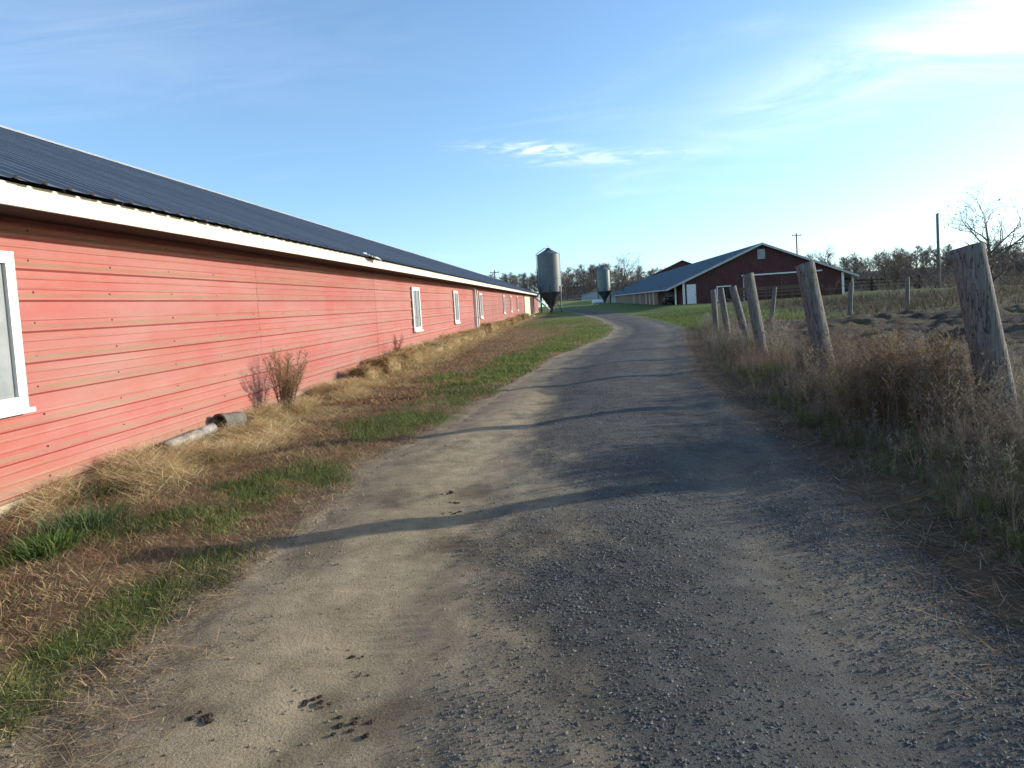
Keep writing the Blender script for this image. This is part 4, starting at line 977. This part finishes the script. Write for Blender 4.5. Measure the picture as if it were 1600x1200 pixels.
# ---- weeds of the right verge
def weed_template(seed, kind):
    r = np.random.default_rng(seed); V = []; T = []; C = []
    def ribbon(pts, w0, w1, c):
        b = len(V); d = Vector(pts[-1]) - Vector(pts[0]); s = d.cross(Vector(r.normal(0, 1, 3))); s = s.normalized() if s.length > 1e-6 else Vector((1, 0, 0))
        m = len(pts)
        for k, p in enumerate(pts):
            w = w0 + (w1 - w0) * k / (m - 1); V.append(tuple(Vector(p) - s * w / 2)); V.append(tuple(Vector(p) + s * w / 2)); C.extend([c, c])
        for k in range(m - 1): a = b + 2 * k; T.append((a, a + 1, a + 3)); T.append((a, a + 3, a + 2))
    def bit(p, l, w, c):
        d = Vector(r.normal(0, 1, 3)); d.z = abs(d.z) * .6; d.normalize(); s = d.orthogonal().normalized() * w; b = len(V); p = Vector(p)
        V.extend([tuple(p - s), tuple(p + s), tuple(p + d * l)]); C.extend([c] * 3); T.append((b, b + 1, b + 2))
    if kind == 'goldenrod':
        lean = r.normal(0, .16, 2); st = [Vector((lean[0] * t * t, lean[1] * t * t, t)) for t in (0, .35, .7, 1)]
        ribbon(st, .010, .004, .8)
        for k in range(12):
            t = .35 + .65 * r.random(); p = Vector((lean[0] * t * t, lean[1] * t * t, t)); a = r.random() * 6.28; l = (.10 + .16 * r.random()) * (1.3 - .7 * t)
            q = p + Vector((math.cos(a) * l * .6, math.sin(a) * l * .6, l * .8)); ribbon([p, p.lerp(q, .5) + Vector((0, 0, .01)), q], .005, .003, .9)
            for _ in range(6): bit(p.lerp(q, .4 + .6 * r.random()), .025 + .03 * r.random(), .006, 1.15)
        for k in range(12):
            t = .08 + .5 * r.random(); p = Vector((lean[0] * t * t, lean[1] * t * t, t)); a = r.random() * 6.28; l = .07 + .07 * r.random()
            ribbon([p, p + Vector((math.cos(a) * l * .6, math.sin(a) * l * .6, .02)), p + Vector((math.cos(a) * l, math.sin(a) * l, -.05))], .010, .004, .75)
    elif kind == 'twiggy':
        for s in range(4):
            a0 = r.random() * 6.28; sp_ = .25 + .3 * r.random(); top = Vector((math.cos(a0) * sp_, math.sin(a0) * sp_, .7 + .3 * r.random()))
            ribbon([Vector((0, 0, 0)), top * .5 + Vector((0, 0, .06)), top], .009, .003, .8)
            for k in range(7):
                t = .3 + .7 * r.random(); p = top * t + Vector((0, 0, .06 * (1 - abs(2 * t - 1)))); a = r.random() * 6.28; l = .10 + .12 * r.random(); q = p + Vector((math.cos(a) * l * .7, math.sin(a) * l * .7, l * .6)); ribbon([p, q], .004, .002, .95)
                for _ in range(3): bit(p.lerp(q, r.random()), .03, .005, 1.1)
    else:   # grass tussock
        for s in range(17 if kind == 'tussock' else 8):
            a = r.random() * 6.28; h = .4 + .6 * r.random(); o = .10 + .35 * r.random(); b0 = Vector((r.normal(0, .04), r.normal(0, .04), 0))
            ribbon([b0, b0 + Vector((math.cos(a) * o * .35, math.sin(a) * o * .35, h * .65)), b0 + Vector((math.cos(a) * o, math.sin(a) * o, h * (1 - .5 * o)))], .011 if kind == 'tussock' else .024, .003, .85 + .3 * r.random())
    return np.array(V), np.array(T), np.array(C)
def plant(templates, x, y, h, base, var=.25, hue=.1, wide=1.0):
    n = len(x); pick = rng.integers(len(templates), size=n); a = rng.random(n) * 6.28; z = GZ(x, y) - .02; cc = cols(base, n, var, hue) if np.ndim(base) == 1 else np.clip(base * (1 + var * rng.normal(0, 1, (n, 1))), .008, .9)
    parts = []
    for k, (V, T, C) in enumerate(templates):
        i = np.where(pick == k)[0]
        if not len(i): continue
        ca, sa = np.cos(a[i])[:, None], np.sin(a[i])[:, None]; hh = h[i][:, None]
        X = (V[None, :, 0] * ca - V[None, :, 1] * sa) * hh * wide + x[i][:, None]; Y = (V[None, :, 0] * sa + V[None, :, 1] * ca) * hh * wide + y[i][:, None]; Z = V[None, :, 2] * hh + z[i][:, None]
        CC = cc[i][:, None, :] * C[None, :, None]
        TT_ = (T[None] + (np.arange(len(i)) * len(V))[:, None, None]).reshape(-1, 3)
        parts.append((np.stack([X, Y, Z], -1).reshape(-1, 3), TT_, CC.reshape(-1, 3)))
    return join(parts)
GOLD = [weed_template(s, 'goldenrod') for s in range(5)]; TWIG = [weed_template(20 + s, 'twiggy') for s in range(4)]; TUSS = [weed_template(40 + s, 'tussock') for s in range(5)]; TUFT = [weed_template(60 + s, 'tuft') for s in range(5)]
def dr_(x, y): return x - road_r(y)
def fence_x(y): return np.interp(y, [0, 7, 10.8, 15, 18.5, 22, 25, 30], [4.3, 4.1, 3.9, 4.05, 4.5, 4.8, 5.1, 5.9])
def verge(x, y): return sm(0.0, 0.5, dr_(x, y)) * (1 - sm(0.3, 1.1, x - fence_x(y)))
parts = []
# tall stalks: grey brown, reddish, with a yellowish stand between the two nearest posts
x, y = scatter(9500, 2.0, 6.5, 1.0, 34, lambda x, y: verge(x, y) * np.clip(11 / y, .35, 1) * (.35 + .65 * sm(.35, .6, fbm(x * 1.2, y * .8, 101))), 1.25)
d = dr_(x, y); h = np.interp(d, [0, .5, 1.2, 2.2], [.20, .46, .72, .74]) * rng.uniform(.55, 1.15, len(x)) * np.interp(y, [2.5, 5.6, 7.2, 25], [.60, .62, .95, 1])
tone = fbm(x * .9, y * .6, 103)[:, None]
base = np.array([.265, .23, .18]) * (1 - sm(.42, .6, tone)) + np.array([.185, .135, .10]) * sm(.42, .6, tone)
yel = np.exp(-(((x - 3.6) / .5) ** 2 + ((y - 8.0) / .8) ** 2))[:, None]; base = base * (1 - .75 * yel) + np.array([.27, .19, .06]) * .75 * yel
h = h * (1 + .35 * yel[:, 0]); base = base * (.8 + .4 * rng.random((len(x), 1)))
parts.append(plant(GOLD + TWIG, x, y, h, base, .2))
# a bushy stand just left of the nearest post
m = 250; x = 3.40 + .30 * rng.normal(0, 1, m); y = 7.6 + .42 * rng.normal(0, 1, m); k = dr_(x, y) > .35; x = x[k]; y = y[k]
parts.append(plant(GOLD + TWIG, x, y, rng.uniform(.50, .90, len(x)), np.where(rng.random((len(x), 1)) < .45, np.array([[.22, .165, .08]]), np.array([[.185, .13, .095]])), .3))
# tussocks
x, y = scatter(7500, 1.8, 6.0, 1.0, 34, lambda x, y: sm(-.25, .15, dr_(x, y) + .35 * (fbm(x * 2, y * 2, 117) - .5)) * (1 - sm(0.2, .9, x - fence_x(y))) * np.clip(11 / y, .35, 1), 1.25)
d = dr_(x, y); h = np.interp(d, [-.2, .1, .4, 1.2], [.07, .14, .27, .38]) * rng.uniform(.5, 1.2, len(x))
g = sm(.46, .60, fbm(x * 1.1, y * .9, 107))[:, None]
base = np.array([.25, .20, .135]) * (1 - g) + np.array([.085, .115, .04]) * g
parts.append(plant(TUSS, x, y, h, base, .25, wide=.9))
# lush green strip low on the near right edge
x, y = scatter(3200, 2.0, 4.6, 2.4, 14, lambda x, y: sm(.10, .35, dr_(x, y)) * (1 - sm(.9, 1.5, dr_(x, y))) * sm(.43, .55, fbm(x * 1.5, y * 1.1, 109)))
parts.append(plant(TUSS, x, y, rng.uniform(.10, .26, len(x)), np.tile([.10, .145, .04], (len(x), 1)), .25, wide=1.1))
V, T, C = join(parts); me = tri_mesh('verge_weeds', V, T, C, M['weed']); tag(link('verge_weeds', me), 'tangle of dry brown weeds and grass under the fence posts', 'weeds', None, 'stuff')
# low litter on the right road edge
x, y = scatter(75000, 1.4, 4.5, 1.8, 16, lambda x, y: np.exp(-((dr_(x, y) - .1) / .40) ** 2) * (.35 + .65 * sm(.4, .6, fbm(x * 2, y * 2, 131))))
n = len(x); zz = surf_z(x, y) + .004
V, T, C = blades(np.stack([x, y, zz], -1), rng.uniform(.04, .2, n), rng.uniform(.003, .006, n), rng.random(n) * 6.28, rng.uniform(1.1, 1.56, n), rng.uniform(-.1, .2, n), cols((.29, .215, .135), n, .4))
me = tri_mesh('dead_grass_litter', V, T, C, M['straw']); tag(link('dead_grass_litter', me), 'flattened dead grass along the right road edge', 'dead grass', None, 'stuff')
# pasture growth beyond the fence and brush before the far posts
parts = []
x, y = scatter(12500, 4.5, 34, 6, 34, lambda x, y: (x > fence_x(y) + .3) * (1 - sm(.48, .58, fbm(x * .7, y * .9, 61)) * (y > 10)) * .8, .9)
parts.append(plant(TUFT, x, y, rng.uniform(.08, .26, len(x)), np.where(rng.random((len(x), 1)) < .3, np.array([[.075, .08, .035]]), np.array([[.135, .085, .052]])), .3))
x, y = scatter(3600, 9, 44, 33, 62, lambda x, y: (.35 + .65 * sm(.40, .55, fbm(x * .25, y * .25, 111))) * sm(10, 15, x + (y - 36) * -.12))
parts.append(plant(TUFT * 2 + TWIG, x, y, rng.uniform(.3, .8, len(x)), np.where(rng.random((len(x), 1)) < .4, np.array([[.075, .075, .036]]), np.array([[.115, .085, .06]])), .3, wide=1.3))
x, y = scatter(700, 18, 60, 44, 80, lambda x, y: sm(.45, .55, fbm(x * .12, y * .12, 113)) * sm(22, 28, x - .1 * (y - 44)))
parts.append(plant(TWIG, x, y, rng.uniform(.9, 2.0, len(x)), np.array([.19, .155, .11]), .3, wide=1.3))
V, T, C = join(parts); me = tri_mesh('pasture_growth', V, T, C, M['weed']); tag(link('pasture_growth', me), 'rough brown tufts and brush over the muddy pasture', 'rough grass', None, 'stuff')
# lawn blades in front of the far barn
x, y = scatter(60000, 3, 22, 32, 62, lambda x, y: (dr_(x, y) > .1) * (1 - sm(10.5, 14, x - .10 * (y - 32))) * np.clip(36 / y, .3, 1), 1.2)
n = len(x); V, T, C = blades(P3(x, y, -.01), rng.uniform(.05, .12, n), rng.uniform(.02, .04, n), rng.random(n) * 6.28, rng.uniform(.1, .9, n), rng.uniform(.1, .8, n), cols((.115, .15, .04), n))
me = tri_mesh('lawn_grass', V, T, C, M['grass']); tag(link('lawn_grass', me), 'mown green grass before the gabled barn', 'grass', None, 'stuff')

# ------------------------------------------------------------------ gravel
def stones(n, y0, y1, s0, s1, dens, ypow):
    x, y = scatter(n, -2.7, 4.6, y0, y1, dens, ypow); n = len(x); s = s0 * (s1 / s0) ** (rng.random(n) ** 2.6)
    base = np.array([[1, 0, -.45], [-1, 0, -.45], [0, 1, -.45], [0, -1, -.45], [.15, .1, 1]], float)
    V = base[None] * (1 + .35 * rng.normal(0, 1, (n, 5, 1)).clip(-1.6, 1.6)) * np.stack([s, s * rng.uniform(.6, 1, n), s * rng.uniform(.35, .65, n)], -1)[:, None, :]
    V = V + rng.normal(0, .16, (n, 5, 3)) * s[:, None, None]
    a = rng.random(n) * 6.28; ca, sa = np.cos(a)[:, None], np.sin(a)[:, None]
    X = V[:, :, 0] * ca - V[:, :, 1] * sa + x[:, None]; Y = V[:, :, 0] * sa + V[:, :, 1] * ca + y[:, None]; Z = V[:, :, 2] + (P3(x, y)[:, 2] + s * .34)[:, None]
    F_ = np.array([[0, 2, 4], [2, 1, 4], [1, 3, 4], [3, 0, 4]])
    T = (F_[None] + (np.arange(n) * 5)[:, None, None]).reshape(-1, 3)
    c = np.clip(.06 + .24 * rng.beta(1.5, 3.2, n), .04, .4); C = np.stack([c * rng.uniform(1.0, 1.15, n), c, c * rng.uniform(.80, .95, n)], -1)
    g_ = gravel_mask(x, y)[:, None]; C = C * g_ + (np.array([.27, .225, .155]) * rng.uniform(.6, 1.2, (n, 1))) * (1 - g_)
    return np.stack([X, Y, Z], -1).reshape(-1, 3), T, np.repeat(C[:, None], 5, 1).reshape(-1, 3)
inroad = lambda x, y: (x > road_l(y) + .12) & (x < road_r(y) - .1)
wt = lambda x, y: 1 - .65 * np.exp(-(((x - road_l(y)) / (road_r(y) - road_l(y)) - .74) / .07) ** 2)
gd = lambda x, y: inroad(x, y) * wt(x, y) * (0.03 + .97 * gravel_mask(x, y) * (.45 + .55 * sm(.36, .62, fbm(x * 1.1, y * .7, 121))))
parts = [stones(360000, 2.0, 7.5, .0025, .0105, gd, 1.5), stones(34000, 7.5, 16, .006, .0135, gd, 1.2)]
parts.append(stones(60000, 2.0, 9.0, .003, .015, lambda x, y: np.exp(-((x - road_l(y) - .15) / .35) ** 2) * sm(.40, .62, fbm(x * 2.4, y * 2.0, 123)), 1.4))
V, T, C = join(parts); me = tri_mesh('road_gravel', V, T, C, M['stone']); tag(link('road_gravel', me), 'loose grey gravel stones on the road surface', 'gravel', None, 'stuff')

# ------------------------------------------------------------------ straw bales along the wall
def bale_mesh(seed):
    r = np.random.default_rng(seed); nu, nv = 22, 12; vs = []
    hx, hy, hz = .29, .50, .225; ph = r.random(6) * 6
    for j in range(nv + 1):
        v = -math.pi / 2 + math.pi * j / nv
        for i in range(nu):
            u = 2 * math.pi * i / nu
            def sp_(c, e): return math.copysign(abs(c) ** e, c)
            x = hx * sp_(math.cos(v), .45) * sp_(math.cos(u), .45); y = hy * sp_(math.cos(v), .45) * sp_(math.sin(u), .45); z = hz * sp_(math.sin(v), .5)
            k = 1 + .10 * math.sin(3 * u + ph[0]) * math.sin(2 * v + ph[1]) + .06 * math.sin(7 * u + ph[2] + 4 * v) + r.normal(0, .03)
            z2 = z * k * (1 + .14 * math.sin(y * 4 + ph[3])); vs.append((x * k, y * k, max(z2 + hz * .78, -.05)))
    fs = [(j * nu + i, j * nu + (i + 1) % nu, (j + 1) * nu + (i + 1) % nu, (j + 1) * nu + i) for j in range(nv) for i in range(nu)]
    V0 = np.array(vs); T0 = []
    for f in fs: T0 += [(f[0], f[1], f[2]), (f[0], f[2], f[3])]
    C0 = np.tile([.26, .18, .085], (len(V0), 1)) * (1 + .2 * r.normal(0, 1, (len(V0), 1)))  # body darker than the stalks: shade in the gaps put into the colour
    m = 2600; idx = r.integers(len(V0), size=m); P = V0[idx] + r.normal(0, .03, (m, 3)); d = P - np.array([0, 0, .12]); az = np.arctan2(d[:, 1], d[:, 0]) + r.normal(0, .8, m)
    return join([(V0, np.array(T0), np.clip(C0, .02, .8)), blades(P, r.uniform(.12, .36, m), r.uniform(.008, .017, m), az, r.uniform(.9, 1.9, m), r.uniform(-.2, .8, m), cols((.60, .45, .23), m, .38))])
bm_ = []
for k in range(5):
    V, T, C = bale_mesh(200 + k); bm_.append(tri_mesh('straw_bale', V, T, C, M['straw']))
ordn = ['first', 'second', 'third', 'fourth', 'fifth', 'sixth', 'seventh', 'eighth', 'ninth', 'tenth', 'eleventh', 'twelfth', 'thirteenth', 'fourteenth', 'fifteenth', 'sixteenth', 'seventeenth', 'eighteenth', 'nineteenth', 'twentieth',
        'twenty-first', 'twenty-second', 'twenty-third', 'twenty-fourth', 'twenty-fifth', 'twenty-sixth', 'twenty-seventh', 'twenty-eighth', 'twenty-ninth', 'thirtieth']
by = [15.9, 17.6, 19.1, 20.3, 21.6, 23.1, 24.4, 25.6, 27.0, 28.5, 29.8, 31.4, 33.0, 34.3, 36.0, 37.6]
by += [41.0, 43.2, 45.5, 48.2, 50.6, 53.5, 56.0, 59.2, 62.5, 66.0, 69.5, 73.5, 77.5]
for i, y in enumerate(by):
    x = -4.80 + random.uniform(-.05, .10)
    o = link('straw_bale', bm_[i % 5], None, (x, y, float(GZ(x, y)) + .02)); o.rotation_euler = (S, random.uniform(-.12, .12), random.uniform(-.5, .5) + (math.pi if i % 3 == 0 else 0)); s = random.uniform(.82, 1.12); o.scale = (s, s * random.uniform(.8, 1.2), s * random.uniform(.85, 1.15))
    tag(o, f'{ordn[i]} broken straw bale against the red wall, counting from the dry bush', 'straw bale', 'straw bales along the barn wall')

# ------------------------------------------------------------------ pipes, bush, plants, dung, scraps
def hollow(mb, p0, p1, ro, ri, n=20, wob=0.0):
    p0 = Vector(p0); p1 = Vector(p1); d = (p1 - p0).normalized(); a = d.orthogonal().normalized(); c = d.cross(a); vs = []
    m = 10
    rings = [(p0.lerp(p1, k / m), ro * (1 + wob * math.sin(k * math.pi))) for k in range(m + 1)]
    seq = [(q, rr + (wob * ro if i % 2 else 0)) for i, (q, rr) in enumerate(rings)] + [(q, ri) for q, rr in rings[::-1]]
    for q, rr in seq:
        for i in range(n): t = 2 * math.pi * i / n; vs.append(q + a * rr * math.cos(t) + c * rr * math.sin(t))
    K = len(seq); mb.add(vs, [(k * n + i, k * n + (i + 1) % n, ((k + 1) % K) * n + (i + 1) % n, ((k + 1) % K) * n + i) for k in range(K) for i in range(n)]); return mb
def gz(x, y): return float(GZ(x, y))
zp = gz(-5.0, 8.4)
o = hollow(MB(), (0, 0, 0), (0.03, 1.15, 0.10), .072, .06).build('drain_pipe', M['pvc'], None, (-5.02, 8.15, zp + .12), True); tag(o, 'dirty white plastic pipe lying in straw at the wall foot', 'pipe')
b = empty('drain_elbow', (-5.08, 9.72, gz(-5.08, 9.72) + .03), 'short grey drain pipe end lying beyond the white pipe', 'pipe')
hollow(MB(), (0, 0, .16), (0.06, .46, .15), .115, .095, 20, .05).build('barrel', M['conc'], b, smooth=True)
hollow(MB(), (-.01, -.05, .16), (0.0, .05, .16), .13, .098).build('collar', M['conc'], b, smooth=True)
def bush(x, y, h, label, seed, tips, n=26):
    r = np.random.default_rng(seed); z = gz(x, y); b = empty('dry_bush', (x, y, z), label, 'bush', 'dry bushes by the red wall'); st = MB(); V = []; T = []; C = []
    for s in range(n):
        a = r.random() * 6.28; sp_ = r.uniform(.05, .62); top = Vector((math.cos(a) * sp_ * .75 + .08, math.sin(a) * sp_ * 1.2, h * r.uniform(.55, 1.0))); top.x = max(top.x, -.15)
        b0 = Vector((r.normal(0, .05), r.normal(0, .08), -.05)); mid = b0.lerp(top, .5) + Vector((0, 0, .08)); st.tube(b0, mid, .006, .0045, 4, False); st.tube(mid, top, .0045, .0015, 4, False)
        for k in range(60):
            t = .25 + .75 * r.random(); p = b0.lerp(mid, t * 2) if t < .5 else mid.lerp(top, t * 2 - 1); l = r.uniform(.06, .20)
            d = Vector((r.normal(0, .7), r.normal(0, .7), .9)).normalized() * l; sd_ = d.orthogonal().normalized() * .003; q = p + d; bb = len(V)
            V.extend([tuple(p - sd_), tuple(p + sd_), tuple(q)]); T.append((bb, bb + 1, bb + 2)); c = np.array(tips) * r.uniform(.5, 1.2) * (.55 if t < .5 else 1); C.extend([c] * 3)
            for _ in range(2):
                w = Vector(r.normal(0, 1, 3)).normalized() * .03; s2 = w.orthogonal().normalized() * .005; bb = len(V); q2 = p.lerp(q, r.random()); V.extend([tuple(q2 - s2), tuple(q2 + s2), tuple(q2 + w)]); T.append((bb, bb + 1, bb + 2)); C.extend([c] * 3)
    st.build('stems', M['bark'], b); link('twigs', tri_mesh('twigs', V, T, np.array(C), M['weed']), b)
bush(-4.86, 11.45, 1.05, 'dry orange-brown bush leaning on the red wall past the pipes', 5, (.38, .235, .125), 34)
bush(-5.0, 19.4, .95, 'sparse reddish dry weed against the wall before the first tall window', 9, (.30, .12, .08), 7)
def leafy(x, y, n, h, label, col, seed):
    r = np.random.default_rng(seed); P = np.stack([r.normal(0, .13, n), r.normal(0, .13, n), 0 * r.random(n) - .02], -1); az = np.arctan2(P[:, 1], P[:, 0]) + r.normal(0, .5, n)
    V, T, C = blades(P, r.uniform(.5, 1.1, n) * h, r.uniform(.008, .016, n), az, r.uniform(.1, .8, n), r.uniform(.2, 1.0, n), cols(col, n, .25))
    o = link('grass_clump', tri_mesh('grass_clump', V, T, C, M['grass']), None, (x, y, gz(x, y))); tag(o, label, 'plant', 'leafy clumps by the red wall')
leafy(-3.95, 4.85, 420, .24, 'bright green leafy clump nearest the left picture edge', (.10, .155, .04), 1)
leafy(-4.05, 5.45, 260, .30, 'blue-green tall grass clump just behind the bright leafy clump', (.10, .15, .06), 2)
leafy(-4.75, 6.55, 160, .22, 'dull green clump close against the red wall footing', (.09, .12, .045), 3)
def dung(x, y, n, s, label, seed):
    r = np.random.default_rng(seed); mb = MB()
    for _ in range(n):
        c = Vector((r.normal(0, s), r.normal(0, s * .8), 0)); rad = s * r.uniform(.2, .42); nn = 8; prof = [(0.0, -.4), (.8, -.3), (1, .1), (.75, .55), (.3, .8), (0, .85)]
        vs = [(c.x + rad * pr * math.cos(6.283 * i / nn) * (1 + r.normal(0, .12)), c.y + rad * pr * math.sin(6.283 * i / nn) * (1 + r.normal(0, .12)), rad * pz * .34 + r.normal(0, .002)) for pr, pz in prof for i in range(nn)]
        mb.add(vs, [(k * nn + i, k * nn + (i + 1) % nn, (k + 1) * nn + (i + 1) % nn, (k + 1) * nn + i) for k in range(5) for i in range(nn)])
    o = mb.build('dung_clump', M['dung'], None, (x, y, float(road_z(x, y)) + .003)); tag(o, label, 'dung', 'dung clumps on the dirt shoulder')
dung(-1.58, 2.66, 9, .050, 'dark dung clump nearest the lower left corner', 1)
dung(-1.21, 2.81, 8, .042, 'dark dung clump right of the lower left one on tan dirt', 2)
dung(-0.97, 2.67, 9, .048, 'spread dark dung clump at the gravel edge near the picture bottom', 3)
dung(-1.11, 3.21, 4, .026, 'small pair of dung bits on tan dirt below the post shadow', 4)
dung(-1.02, 3.05, 3, .022, 'single tiny dung bit just right of the small pair', 5)
dung(-0.98, 5.48, 8, .055, 'broad dung clump in the middle of the shoulder above the shadow', 6)
dung(-1.03, 5.71, 5, .045, 'middle dung clump of the three in a row up the shoulder', 7)
dung(-1.10, 6.02, 5, .050, 'uppermost dung clump of the three in a row up the shoulder', 8)
dung(0.11, 13.05, 5, .06, 'distant dung clump in the centre of the road between shadows', 9)
# crumpled plastic at the eave
r = np.random.default_rng(2); nn = 9; vs = []
for j in range(nn):
    for i in range(nn): vs.append((-.16 + .03 * i + r.normal(0, .015), -.35 + .085 * j + r.normal(0, .03), .055 + .013 * (nn - 1 - i) + abs(r.normal(0, .025))))
mb = MB().add(vs, [(j * nn + i, j * nn + i + 1, (j + 1) * nn + i + 1, (j + 1) * nn + i) for j in range(nn - 1) for i in range(nn - 1)])
o = mb.build('plastic_scrap', M['plastic'], None, (-4.47, 16.4, S * 16.4 + 2.80), True); tag(o, 'crumpled white plastic scrap caught on the barn roof edge', 'scrap')
o = MB().lathe([(0.0, -.05), (.16, -.04), (.19, .05), (.13, .13), (0.0, .15)], 9).build('pale_stone', M['white'], None, (-4.2, 84.0, gz(-4.2, 84.0)), False); tag(o, 'small pale block lying before the cream sliding door', 'stone')
